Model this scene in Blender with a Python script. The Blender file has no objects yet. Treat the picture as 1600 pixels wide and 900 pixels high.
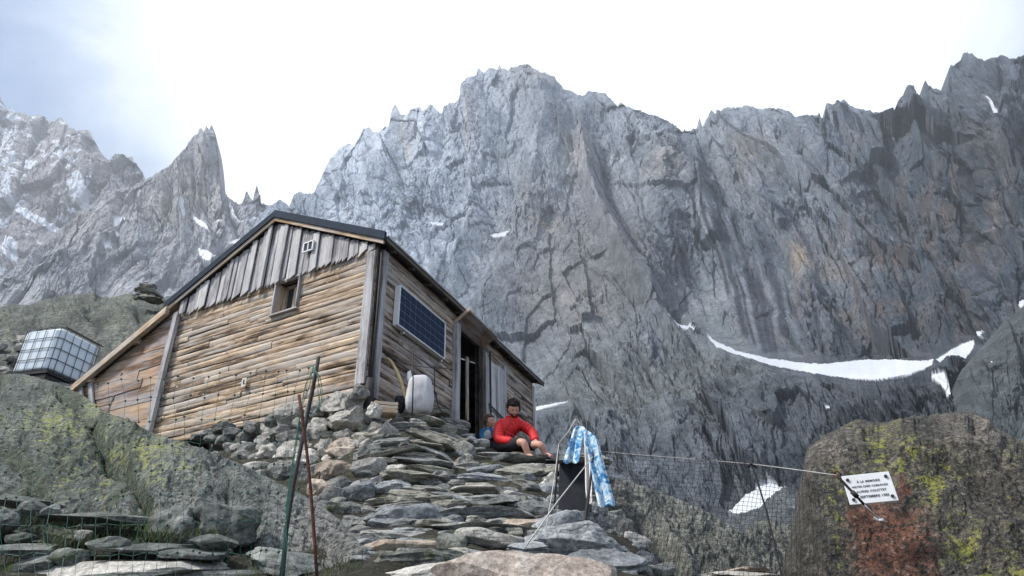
import bpy, bmesh, math, random
import numpy as np
from mathutils import Vector, Matrix

rad = math.radians
random.seed(7)
SC = bpy.context.scene
COL = SC.collection
FPX, PITCH, ROLL = 1000.0, rad(29), rad(1.8)

# ---------------------------------------------------------------- camera
def cam_matrix():
    cp, sp, cr, sr = math.cos(PITCH), math.sin(PITCH), math.cos(ROLL), math.sin(ROLL)
    A = np.array([[1, 0, 0], [0, sp, -cp], [0, cp, sp]])
    B = np.array([[cr, sr, 0], [-sr, cr, 0], [0, 0, 1]])
    return B @ A
CM = cam_matrix()
cam_d = bpy.data.cameras.new('camera')
cam_d.sensor_width = 36; cam_d.lens = FPX / 1600 * 36
cam_d.clip_start = 0.05; cam_d.clip_end = 20000
cam = bpy.data.objects.new('camera', cam_d); COL.objects.link(cam)
r3 = Matrix([list(CM[0]), list(-CM[1]), list(-CM[2])]).transposed()
cam.matrix_world = r3.to_4x4()
SC.camera = cam

def rays(px, py):
    """directions from the camera, scaled so that the forward (y) component is 1"""
    px = np.asarray(px, float); py = np.asarray(py, float)
    v = np.stack([(px - 800) / FPX, (py - 450) / FPX, np.ones_like(px)], -1) @ CM
    return v / v[..., 1:2]
def pt(px, py, y):
    return Vector(rays(px, py) * y)

# ---------------------------------------------------------------- noise
U32 = np.uint32
def _hash(ix, iy, iz, seed):
    f = lambda v: np.asarray(v).astype(np.int32).astype(U32)
    h = f(ix) * U32(374761393) + f(iy) * U32(668265263) + f(iz) * U32(1274126177) + U32((seed * 974634533) & 0xffffffff)
    h = (h ^ (h >> U32(13))) * U32(1103515245)
    h = (h ^ (h >> U32(16))) * U32(2246822519)
    return h ^ (h >> U32(15))
def rnd01(h, k=0):
    h = h + U32((k * 0x9E3779B1) & 0xffffffff)
    h = (h ^ (h >> U32(15))) * U32(2246822519)
    h = (h ^ (h >> U32(13))) * U32(3266489917)
    return ((h ^ (h >> U32(16))) & U32(0xffff)).astype(np.float32) / 65535.0
def noise3(x, y, z, seed=0):
    x, y, z = [np.asarray(q, np.float32) for q in np.broadcast_arrays(x, y, z)]
    flatz = z.size and float(z.min()) == float(z.max()) and False
    ix, iy, iz = np.floor(x), np.floor(y), np.floor(z)
    fx, fy, fz = x - ix, y - iy, z - iz
    ux, uy, uz = [f * f * f * (f * (f * 6 - 15) + 10) for f in (fx, fy, fz)]
    out = 0
    k = np.float32(1 / 127.5)
    for a in (0, 1):
        wx = ux if a else 1 - ux
        for b in (0, 1):
            wy = (uy if b else 1 - uy) * wx
            for c in (0, 1):
                wz = uz if c else 1 - uz
                h = _hash(ix + a, iy + b, iz + c, seed)
                gx = (h & U32(255)).astype(np.float32) * k - 1; gy = ((h >> U32(8)) & U32(255)).astype(np.float32) * k - 1
                gz = ((h >> U32(16)) & U32(255)).astype(np.float32) * k - 1
                out = out + wy * wz * (gx * (fx - a) + gy * (fy - b) + gz * (fz - c))
    return out * np.float32(1.1)
def fbm(x, y, z=0.0, octv=5, seed=0, gain=0.5, ridged=False):
    s, a, f, tot = 0, 1.0, 1.0, 0
    z = np.zeros_like(x) + z
    for o in range(octv):
        n = noise3(x * f, y * f, z * f, seed + o * 17)
        if ridged: n = 0.5 - np.abs(n) * 1.6
        s = s + a * n; tot += a; a *= gain; f *= 2.03
    return s / tot
def cells(u, v, seed=0):
    """2-D cellular noise: F1, F2, offset from the nearest cell's point, three random numbers of that cell"""
    u = np.asarray(u, np.float32); v = np.asarray(v, np.float32)
    iu, iv = np.floor(u), np.floor(v)
    f1 = np.full(u.shape, 9.0, np.float32); f2 = np.full(u.shape, 9.0, np.float32)
    du = np.zeros(u.shape, np.float32); dv = np.zeros(u.shape, np.float32); hh = np.zeros(u.shape, U32)
    zz = np.zeros_like(u)
    for a in (-1, 0, 1):
        for b in (-1, 0, 1):
            h = _hash(iu + a, iv + b, zz, seed)
            cu = iu + a + 0.1 + 0.8 * rnd01(h, 1); cv = iv + b + 0.1 + 0.8 * rnd01(h, 2)
            d = np.hypot(u - cu, v - cv)
            m = d < f1
            f2 = np.where(m, f1, np.minimum(f2, d))
            du = np.where(m, u - cu, du); dv = np.where(m, v - cv, dv); hh = np.where(m, h, hh)
            f1 = np.where(m, d, f1)
    return f1, f2, du, dv, rnd01(hh, 3) * 2 - 1, rnd01(hh, 4) * 2 - 1, rnd01(hh, 5) * 2 - 1
def sstep(a, b, x):
    t = np.clip((x - a) / (b - a), 0, 1); return t * t * (3 - 2 * t)
def in_poly(poly, X, Y):
    c = np.zeros(X.shape, bool); n = len(poly)
    for i in range(n):
        x1, y1 = poly[i]; x2, y2 = poly[(i + 1) % n]
        if y1 == y2: continue
        c ^= ((y1 > Y) != (y2 > Y)) & (X < (x2 - x1) * (Y - y1) / (y2 - y1) + x1)
    return c
def line_dist(poly, X, Y):
    """distance to a polyline and the side (sign) of its nearest segment"""
    best = np.full(X.shape, 1e9); side = np.zeros(X.shape); tt = np.zeros(X.shape)
    n = len(poly) - 1
    for i in range(n):
        (x1, y1), (x2, y2) = poly[i], poly[i + 1]
        dx, dy = x2 - x1, y2 - y1; L = dx * dx + dy * dy
        t = np.clip(((X - x1) * dx + (Y - y1) * dy) / L, 0, 1)
        d = np.hypot(X - x1 - t * dx, Y - y1 - t * dy)
        m = d < best
        s = np.sign((X - x1) * dy - (Y - y1) * dx)
        best = np.where(m, d, best); side = np.where(m, s, side); tt = np.where(m, (i + t) / n, tt)
    return best, side, tt

# ---------------------------------------------------------------- mesh helpers
def tag(o, label=None, cat=None, group=None, kind=None):
    if label: o['label'] = label
    if cat: o['category'] = cat
    if group: o['group'] = group
    if kind: o['kind'] = kind
    return o
def link(o, parent=None):
    COL.objects.link(o)
    if parent is not None: o.parent = parent
    return o
def empty(name, loc, label, cat, group=None):
    o = bpy.data.objects.new(name, None); o.location = loc; o.empty_display_size = 0.1
    COL.objects.link(o); tag(o, label, cat, group)
    return o
def np_mesh(name, V, Fq, mat=None, smooth=True, col=None, colname='tint'):
    me = bpy.data.meshes.new(name)
    V = np.asarray(V, np.float32); Fq = np.asarray(Fq, np.int32)
    nf, k = Fq.shape
    me.vertices.add(len(V)); me.vertices.foreach_set('co', V.ravel())
    me.loops.add(nf * k); me.loops.foreach_set('vertex_index', Fq.ravel())
    me.polygons.add(nf); me.polygons.foreach_set('loop_start', np.arange(0, nf * k, k, dtype=np.int32))
    me.update(calc_edges=True)
    if smooth: me.shade_smooth()
    else: me.shade_flat()
    if col is not None:
        ca = me.color_attributes.new(colname, 'FLOAT_COLOR', 'POINT')
        ca.data.foreach_set('color', np.asarray(col, np.float32).ravel())
    if mat: me.materials.append(mat)
    return me
def obj(name, me, parent=None, loc=None):
    """a mesh object; vertices are in world space and are re-based on loc / the parent's origin"""
    o = bpy.data.objects.new(name, me)
    link(o, parent)
    off = Vector((0, 0, 0))
    p = parent
    while p is not None:
        off += Vector(p.location); p = p.parent
    if loc is not None:
        o.location = Vector(loc) - off; off = Vector(loc)
    if off.length > 0: me.transform(Matrix.Translation(-off))
    return o
def grid_faces(nx, ny, flip=False):
    i = np.arange(nx - 1)[None, :]; j = np.arange(ny - 1)[:, None]
    a = j * nx + i; b = a + 1; c = a + nx + 1; d = a + nx
    f = np.stack([a, d, c, b] if not flip else [a, b, c, d], -1).reshape(-1, 4)
    return f
def normals_of(P):
    du = np.gradient(P, axis=1); dv = np.gradient(P, axis=0)
    n = np.cross(dv, du); n /= np.linalg.norm(n, axis=-1, keepdims=True) + 1e-9
    return n

def relief(x0, x1, nx, top, bot, ny, depth, disp, tpow=1.0, taper=0.03, back=None, rim=0.0):
    """a rock face: rows run from its crest (row 0) down to its foot; every point stands at its own distance,
    then is pushed along the face's normal; a few rows behind the crest close its back."""
    xs = np.linspace(x0, x1, nx)
    T = np.linspace(0, 1, ny) ** tpow
    tp = np.interp(xs, [p[0] for p in top], [p[1] for p in top]) if not callable(top) else top(xs)
    bt = np.interp(xs, [p[0] for p in bot], [p[1] for p in bot]) if not np.isscalar(bot) else np.full(nx, float(bot))
    X = np.broadcast_to(xs[None, :], (ny, nx)).copy()
    kw = max(3, int(45 / (x1 - x0) * nx) | 1); ker = np.hanning(kw + 2)[1:-1]; ker /= ker.sum()
    ts = np.convolve(np.pad(tp, kw // 2, 'edge'), ker, 'valid')
    Y = ts[None, :] + (bt - ts)[None, :] * T[:, None] + (tp - ts)[None, :] * np.exp(-T * 16)[:, None]
    TT = np.broadcast_to(T[:, None], (ny, nx))
    D = depth(X, Y, TT)
    R = rays(X, Y)
    P = R * D[..., None]
    Nn = normals_of(P)
    # keep normals facing the camera
    s = np.sign(-(Nn * P).sum(-1, keepdims=True)); s[s == 0] = 1
    Nn = Nn * s
    d, C = disp(P, X, Y, TT, D)
    w = sstep(0, taper, TT)[..., None] if taper > 0 else 1.0
    rdir = -R / np.linalg.norm(R, axis=-1, keepdims=True)
    P2 = P + d[..., None] * (Nn * w + rdir * (1 - w))
    if back:
        k, dist, drop = back
        rows = []
        for i in range(k, 0, -1):
            q = P2[0] + np.array([0, 1, 0]) * dist * (i / k) - np.array([0, 0, 1]) * drop * (i / k) ** 1.7
            rows.append(q)
        P2 = np.concatenate([np.array(rows), P2], 0)
        if C is not None: C = np.concatenate([np.repeat(C[:1], k, 0), C], 0)
    return P2, C, X, Y, D

def jag(top, seed, amp=2.2):
    def f(xs):
        y = np.interp(xs, [p[0] for p in top], [p[1] for p in top])
        z = np.zeros_like(xs)
        return y + amp * (fbm(xs / 7, z, 1.3, 3, seed, .6) * 2 - np.abs(fbm(xs / 3.1, z, 4.4, 2, seed + 1)) * 1.5)
    return f
def blob(X, Y, cx, cy, rx, ry, n):
    return np.exp(-(((X - cx) / rx) ** 2 + ((Y - cy) / ry) ** 2) ** 1.2 ) * sstep(-0.25, 0.15, n)
def rot2(X, Y, deg, stretch):
    """coordinates along / across a direction that leans deg degrees off straight down (positive: down to the right)"""
    a = rad(deg); al = (Y * math.cos(a) + X * math.sin(a)) / stretch; ac = X * math.cos(a) - Y * math.sin(a)
    return ac, al

# ---------------------------------------------------------------- node helpers
def new_mat(name, rough=0.8, spec=0.3):
    m = bpy.data.materials.new(name); m.use_nodes = True
    nt = m.node_tree; b = nt.nodes['Principled BSDF']
    b.inputs['Roughness'].default_value = rough
    b.inputs['Specular IOR Level'].default_value = spec
    return m, nt, b
def nd(nt, typ, ins=None, **props):
    n = nt.nodes.new(typ)
    for k, v in props.items(): setattr(n, k, v)
    for k, v in (ins or {}).items():
        if isinstance(v, bpy.types.NodeSocket): nt.links.new(v, n.inputs[k])
        else: n.inputs[k].default_value = v
    return n
def ramp(nt, fac, stops, interp='LINEAR'):
    n = nt.nodes.new('ShaderNodeValToRGB'); n.color_ramp.interpolation = interp
    e = n.color_ramp.elements
    while len(e) < len(stops): e.new(0.5)
    for i, (p, c) in enumerate(stops):
        e[i].position = p
        e[i].color = (c[0], c[1], c[2], 1) if not np.isscalar(c) else (c, c, c, 1)
    nt.links.new(fac, n.inputs[0]); return n.outputs[0]
def mixc(nt, f, a, b, mode='MIX'):
    n = nt.nodes.new('ShaderNodeMix'); n.data_type = 'RGBA'; n.blend_type = mode
    for s, v in ((0, f), (6, a), (7, b)):
        if isinstance(v, bpy.types.NodeSocket): nt.links.new(v, n.inputs[s])
        elif s == 0: n.inputs[0].default_value = v
        else: n.inputs[s].default_value = (v[0], v[1], v[2], 1)
    return n.outputs[2]
def mathn(nt, op, a, b=0.0, c=None, clamp=False):
    n = nt.nodes.new('ShaderNodeMath'); n.operation = op; n.use_clamp = clamp
    for i, v in enumerate((a, b) if c is None else (a, b, c)):
        if isinstance(v, bpy.types.NodeSocket): nt.links.new(v, n.inputs[i])
        else: n.inputs[i].default_value = v
    return n.outputs[0]
def noise_t(nt, vec, scale, detail=6, rough=0.6, dist=0.0):
    n = nd(nt, 'ShaderNodeTexNoise', {'Scale': scale, 'Detail': detail, 'Roughness': rough, 'Distortion': dist})
    if vec is not None: nt.links.new(vec, n.inputs['Vector'])
    return n.outputs['Fac']
def bump(nt, b, h, strength=0.5, dist=0.02, prev=None):
    n = nd(nt, 'ShaderNodeBump', {'Strength': strength, 'Distance': dist, 'Height': h})
    if prev is not None: nt.links.new(prev, n.inputs['Normal'])
    if b is not None: nt.links.new(n.outputs[0], b.inputs['Normal'])
    return n.outputs[0]
def simple_mat(name, col, rough=0.7, metal=0.0, var=0.15, scale=20, bumps=0.0, spec=0.3):
    m, nt, b = new_mat(name, rough, spec); b.inputs['Metallic'].default_value = metal
    tc = nd(nt, 'ShaderNodeTexCoord')
    f = noise_t(nt, tc.outputs['Object'], scale, 6)
    c = ramp(nt, f, [(0.3, tuple(x * (1 - var) for x in col)), (0.7, tuple(min(1, x * (1 + var)) for x in col))])
    nt.links.new(c, b.inputs['Base Color'])
    if bumps: bump(nt, b, f, bumps, 0.01)
    return m

# ---------------------------------------------------------------- world, sun, view
SUN_AZ, SUN_EL = rad(-108), rad(50)      # azimuth from +y, clockwise: left of the camera
w = bpy.data.worlds.new('World'); SC.world = w; w.use_nodes = True
nt = w.node_tree; bg = nt.nodes['Background']
sky = nd(nt, 'ShaderNodeTexSky', sky_type='NISHITA')
sky.sun_disc = False; sky.sun_elevation = SUN_EL; sky.sun_rotation = SUN_AZ
sky.altitude = 2000; sky.air_density = 1.0; sky.dust_density = 1.0
tc = nd(nt, 'ShaderNodeTexCoord')
mp = nd(nt, 'ShaderNodeMapping', {'Vector': tc.outputs['Generated'], 'Scale': (1.0, 1.0, 1.7), 'Location': (0.3, 0.2, 0.1)})
cn = noise_t(nt, mp.outputs[0], 2.3, 8, 0.55, 0.8)
# clouds are thickest round the hidden sun, above the crest
nv = nd(nt, 'ShaderNodeVectorMath', {0: tc.outputs['Generated'], 1: tuple(rays(880, 190) / np.linalg.norm(rays(880, 190)))}, operation='DOT_PRODUCT')
near = nd(nt, 'ShaderNodeMapRange', {'Value': nv.outputs['Value'], 'From Min': 0.66, 'From Max': 0.96, 'To Min': -0.62, 'To Max': 0.46})
sy = nd(nt, 'ShaderNodeSeparateXYZ', {0: tc.outputs['Generated']})
rear = nd(nt, 'ShaderNodeMapRange', {'Value': sy.outputs[1], 'From Min': 0.42, 'From Max': 0.1, 'To Min': 0.0, 'To Max': 0.55})
cf = mathn(nt, 'ADD', mathn(nt, 'ADD', cn, near.outputs[0]), rear.outputs[0])
cf = ramp(nt, cf, [(0.22, 0.0), (0.48, 0.62), (0.74, 1.0)])
cl = mixc(nt, cf, (1.7, 2.6, 4.3), (8.6, 9.0, 9.6))
skb = nd(nt, 'ShaderNodeVectorMath', {0: sky.outputs[0], 3: 1.0}, operation='SCALE')
sc_ = mixc(nt, mathn(nt, 'ADD', mathn(nt, 'MULTIPLY', cf, 0.25), 0.7), skb.outputs[0], cl)
nt.links.new(sc_, bg.inputs[0]); bg.inputs[1].default_value = 0.1
sd = bpy.data.lights.new('sun', 'SUN'); sd.energy = 3.0; sd.angle = rad(9); sd.color = (1.0, 0.95, 0.885)
so = bpy.data.objects.new('sun', sd); COL.objects.link(so)
sdir = Vector((math.sin(SUN_AZ) * math.cos(SUN_EL), math.cos(SUN_AZ) * math.cos(SUN_EL), math.sin(SUN_EL)))
so.rotation_euler = sdir.to_track_quat('Z', 'Y').to_euler()
SC.view_settings.view_transform = 'Standard'; SC.view_settings.look = 'None'
SC.view_settings.exposure = 0.80; SC.view_settings.gamma = 1.0; SC.view_settings.use_curve_mapping = False
SC.render.engine = 'CYCLES'
SC.cycles.max_bounces = 5; SC.cycles.diffuse_bounces = 3; SC.cycles.volume_bounces = 0
SC.cycles.use_denoising = True; SC.cycles.caustics_reflective = False; SC.cycles.caustics_refractive = False
SC.cycles.transparent_max_bounces = 24; SC.cycles.sample_clamp_indirect = 4.0
SC.cycles.denoiser = 'OPENIMAGEDENOISE'; SC.cycles.denoising_input_passes = 'RGB_ALBEDO_NORMAL'; SC.cycles.denoising_prefilter = 'NONE'

# ================================================================ MOUNTAINS
def mountain_mat():
    m, nt, b = new_mat('mountain_rock', 0.85, 0.2)
    tc = nd(nt, 'ShaderNodeTexCoord'); at = nd(nt, 'ShaderNodeAttribute', attribute_name='tint')
    mp = nd(nt, 'ShaderNodeMapping', {'Vector': tc.outputs['Object'], 'Rotation': (0.3, 0.5, 0.2), 'Scale': (1.0, 1.0, 0.45)})
    v = mp.outputs[0]
    n1 = noise_t(nt, v, 0.07, 10, 0.72, 0.8)
    n2 = noise_t(nt, v, 0.35, 8, 0.75)
    f = ramp(nt, n1, [(0.36, 0.66), (0.5, 1.0), (0.64, 1.32)])
    f2 = ramp(nt, n2, [(0.34, 0.68), (0.66, 1.28)])
    fa = at.outputs['Alpha']
    c = mixc(nt, fa, at.outputs['Color'], f, 'MULTIPLY'); c = mixc(nt, fa, c, f2, 'MULTIPLY')
    nt.links.new(c, b.inputs['Base Color'])
    h = mathn(nt, 'ADD', mathn(nt, 'MULTIPLY', n1, 2.0), n2)
    bm_ = nd(nt, 'ShaderNodeBump', {'Distance': 2.5, 'Height': h, 'Strength': mathn(nt, 'MULTIPLY', at.outputs['Alpha'], 1.0)}); nt.links.new(bm_.outputs[0], b.inputs['Normal'])
    return m
def snow_mat():
    m, nt, b = new_mat('snow', 0.6, 0.3)
    tc = nd(nt, 'ShaderNodeTexCoord')
    f = noise_t(nt, tc.outputs['Object'], 0.25, 8, 0.7)
    nt.links.new(ramp(nt, f, [(0.3, (0.66, 0.70, 0.76)), (0.6, (0.86, 0.88, 0.9))]), b.inputs['Base Color'])
    bump(nt, b, f, 0.5, 0.8)
    return m
M_MTN, M_SNOW = mountain_mat(), snow_mat()

def rock_relief(X, Y, D, lean, stretch, seed, amp=1.0):
    """facetted cliff relief, in units of one photo pixel at that distance"""
    wx = 9 * fbm(X / 70, Y / 70, 3.1, 3, seed) + 5 * fbm(X / 18, Y / 18, 1.1, 3, seed + 5)
    wy = 9 * fbm(X / 70, Y / 70, 9.7, 3, seed + 1) + 5 * fbm(X / 18, Y / 18, 7.3, 3, seed + 6)
    A, L = rot2(X + wx, Y + wy, lean, stretch)
    rough = .42 + .95 * sstep(-.10, .26, fbm(X / 95, Y / 95, 6.6, 4, seed + 44)); rough2 = sstep(-.16, .14, fbm(X / 60, Y / 60, 2.6, 3, seed + 45))
    d = 26 * fbm(A / 150, L / 150, 0.0, 3, seed + 2) * 2
    crack = 0
    for size, am, gr in ((150, 17, .8), (64, 12, 1.2), (27, 6.0, 3.4), (11, 3.0, 2.3), (5.2, 1.7, 0.8), (2.6, .9, .2)):
        f1, f2, du, dv, r1, r2, r3_ = cells(A / size, L / size, seed + int(size * 3))
        if size < 60: am = am * rough; gr = gr * rough2
        d = d + am * (r1 * (0.75 if size < 60 else 0.42) + 2.1 * r2 * du + 1.3 * r3_ * dv)
        g = np.exp(-(f2 - f1) / 0.05)
        d = d - gr * g; crack = crack + g * am / 5
    d = d + 4.0 * rough * fbm(A / 36, L / 40, 4.0, 5, seed + 9, 0.55, ridged=True)
    return d * amp, crack

MAIN_TOP = [(250, 470), (300, 440), (340, 402), (380, 362), (409, 332), (424, 322), (438, 311), (446, 318), (453, 322), (459, 306), (467, 300), (480, 304), (491, 301), (503, 275),
 (516, 249), (529, 233), (538, 229), (545, 224), (553, 231), (560, 215), (567, 202), (578, 200), (584, 206), (591, 207), (599, 201), (607, 198), (610, 182), (613, 170),
 (618, 165), (622, 170), (625, 179), (636, 180), (640, 173), (645, 169), (653, 167), (660, 172), (667, 171), (673, 162), (679, 170), (685, 176), (691, 178),
 (693, 169), (702, 162), (711, 162), (717, 155), (720, 140), (727, 124), (736, 120), (744, 119), (747, 107), (751, 111), (756, 113), (765, 107), (777, 109),
 (780, 101), (784, 108), (792, 109), (800, 107), (811, 103), (822, 100), (833, 106), (840, 111), (852, 114), (867, 122), (880, 138), (895, 143), (909, 151), (915, 147),
 (922, 142), (935, 145), (947, 147), (956, 156), (965, 167), (969, 160), (980, 166), (991, 171), (1002, 173), (1013, 180), (1027, 183), (1040, 187), (1054, 197), (1067, 206),
 (1080, 204), (1089, 202), (1093, 184), (1098, 198), (1105, 186), (1111, 171), (1116, 178), (1120, 180), (1129, 172), (1138, 167), (1150, 168), (1162, 166), (1169, 164), (1180, 169),
 (1191, 171), (1206, 169), (1222, 171), (1233, 175), (1243, 182), (1260, 180), (1277, 182), (1280, 176), (1284, 185), (1289, 187), (1291, 160), (1298, 163), (1306, 162), (1312, 158),
 (1319, 156), (1328, 164), (1337, 169), (1352, 172), (1368, 176), (1384, 177), (1399, 180), (1403, 158), (1414, 158), (1426, 156), (1434, 151), (1441, 147), (1443, 133), (1446, 127),
 (1451, 134), (1457, 138), (1466, 140), (1474, 144), (1481, 138), (1484, 104), (1492, 101), (1501, 104), (1505, 84), (1512, 83), (1519, 84), (1528, 92), (1537, 96), (1552, 90),
 (1568, 87), (1577, 91), (1586, 93), (1600, 85), (1640, 80), (1700, 110), (1800, 60)]
BAND = [(960, 430), (1015, 470), (1060, 503), (1103, 528), (1150, 550), (1200, 566), (1255, 577), (1300, 583), (1345, 584), (1400, 580), (1450, 572), (1490, 560), (1600, 560), (1800, 540)]
DOME = [(700, 690), (790, 655), (833, 641), (870, 632), (920, 629), (980, 636), (1040, 648), (1100, 655), (1160, 665), (1230, 690), (1300, 720), (1800, 800)]
SNOW_POLYS = [
 [(1103, 523), (1120, 534), (1150, 548), (1200, 560), (1240, 565), (1283, 569), (1300, 567), (1345, 561), (1370, 561), (1400, 561), (1440, 564), (1462, 561), (1455, 571), (1430, 581), (1400, 588), (1370, 592), (1340, 591), (1300, 588), (1255, 580), (1200, 571), (1150, 556), (1120, 543)],
 [(1012, 468), (1030, 484), (1060, 503), (1088, 514), (1084, 518), (1055, 508), (1025, 487)],
 [(1462, 562), (1485, 548), (1505, 537), (1522, 532), (1521, 545), (1507, 562), (1484, 577), (1492, 560), (1480, 556), (1468, 567)],
 [(1454, 586), (1474, 583), (1488, 612), (1480, 619), (1470, 600)],
 [(669, 346), (696, 346), (690, 352), (676, 351)], [(764, 366), (797, 358), (790, 368), (772, 371)],
 [(828, 638), (868, 629), (892, 626), (868, 633), (828, 644)],
 [(1137, 795), (1165, 768), (1198, 756), (1228, 763), (1248, 772), (1218, 779), (1190, 790), (1160, 799)],
 [(1280, 633), (1303, 636), (1306, 641), (1290, 641)],
 [(1541, 148), (1547, 150), (1562, 184), (1556, 187)],
 [(1592, 470), (1600, 466), (1600, 482), (1590, 486)], [(1522, 516), (1536, 514), (1528, 526)], [(1584, 530), (1600, 524), (1600, 534), (1590, 537)]]
def main_depth(X, Y, T):
    t = rays(X, Y)[..., 2]
    D = np.interp(t, [-0.1, 0.0, 0.15, 0.25, 0.35, 0.42, 0.5, 0.8, 1.15, 1.6], [88, 104, 132, 166, 232, 300, 375, 520, 705, 960])
    D = D * np.interp(X, [300, 800, 1200, 1700], [1.45, 1.0, 0.9, 0.66])
    yb = np.interp(X, *zip(*BAND)); k = sstep(990, 1110, X) * (1 - sstep(1500, 1560, X))
    D = D * (1 + 0.13 * k * (1 - np.clip((Y - yb + 18) / 28, 0, 1)))
    yd = np.interp(X, *zip(*DOME)); k2 = 1 - sstep(1050, 1250, X)
    D = D * (1 + 0.16 * k2 * (1 - sstep(-4, 6, Y - yd)))
    return D
# (polyline, height in px, width in px, how one-sided): ribs stand out, gullies cut in
RIBS = [([(905, 205), (915, 260), (940, 330), (975, 410), (1010, 470), (1060, 520)], 26, 60, 0.75),
 ([(722, 130), (735, 190), (745, 250), (740, 330), (720, 420)], 16, 34, 0.4),
 ([(615, 175), (600, 240), (575, 320), (560, 400)], 13, 34, 0.4),
 ([(835, 110), (850, 190), (835, 290), (800, 380), (770, 470)], 18, 46, 0.3),
 ([(1295, 165), (1330, 235), (1400, 290), (1500, 350), (1600, 395)], 15, 30, 0.8),
 ([(1150, 230), (1250, 280), (1340, 370), (1420, 420)], 14, 26, 0.8),
 ([(1120, 175), (1160, 250), (1200, 330), (1270, 450), (1300, 520)], 17, 40, 0.6),
 ([(1400, 160), (1450, 250), (1530, 300), (1600, 330)], 13, 28, 0.7),
 ([(1010, 185), (1040, 260), (1100, 330), (1150, 430)], 12, 34, 0.5),
 ([(1500, 90), (1520, 170), (1580, 250), (1640, 300)], 14, 30, 0.6),
 ([(860, 640), (870, 700), (880, 760)], 7, 26, 0.4), ([(1140, 560), (1230, 620), (1320, 660)], 6, 20, 0.6)]
GULLIES = [([(938, 215), (948, 290), (985, 372), (1030, 450), (1065, 505)], 24, 11), ([(985, 180), (990, 240), (1010, 330), (1045, 420), (1062, 490)], 10, 8),
 ([(1100, 235), (1120, 330), (1165, 420), (1200, 470)], 12, 9), ([(690, 178), (692, 215), (680, 260), (652, 330)], 14, 9),
 ([(785, 255), (800, 292), (828, 300)], 12, 12), ([(655, 290), (660, 330), (655, 390)], 8, 7), ([(750, 300), (770, 345), (800, 370)], 9, 9),
 ([(1252, 242), (1320, 335), (1380, 380)], 13, 8), ([(1397, 273), (1465, 320), (1535, 368)], 13, 8), ([(1225, 430), (1255, 500), (1290, 545)], 9, 9),
 ([(820, 560), (860, 600), (900, 615)], 6, 8), ([(620, 250), (630, 300), (640, 340)], 8, 8), ([(1560, 120), (1540, 200), (1600, 260)], 10, 9),
 ([(1040, 560), (1080, 620), (1120, 660)], 9, 8), ([(1170, 600), (1240, 640), (1290, 650)], 6, 6), ([(1215, 590), (1290, 650), (1320, 690)], 6, 5), ([(700, 400), (690, 450), (720, 500)], 10, 10)]
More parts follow.
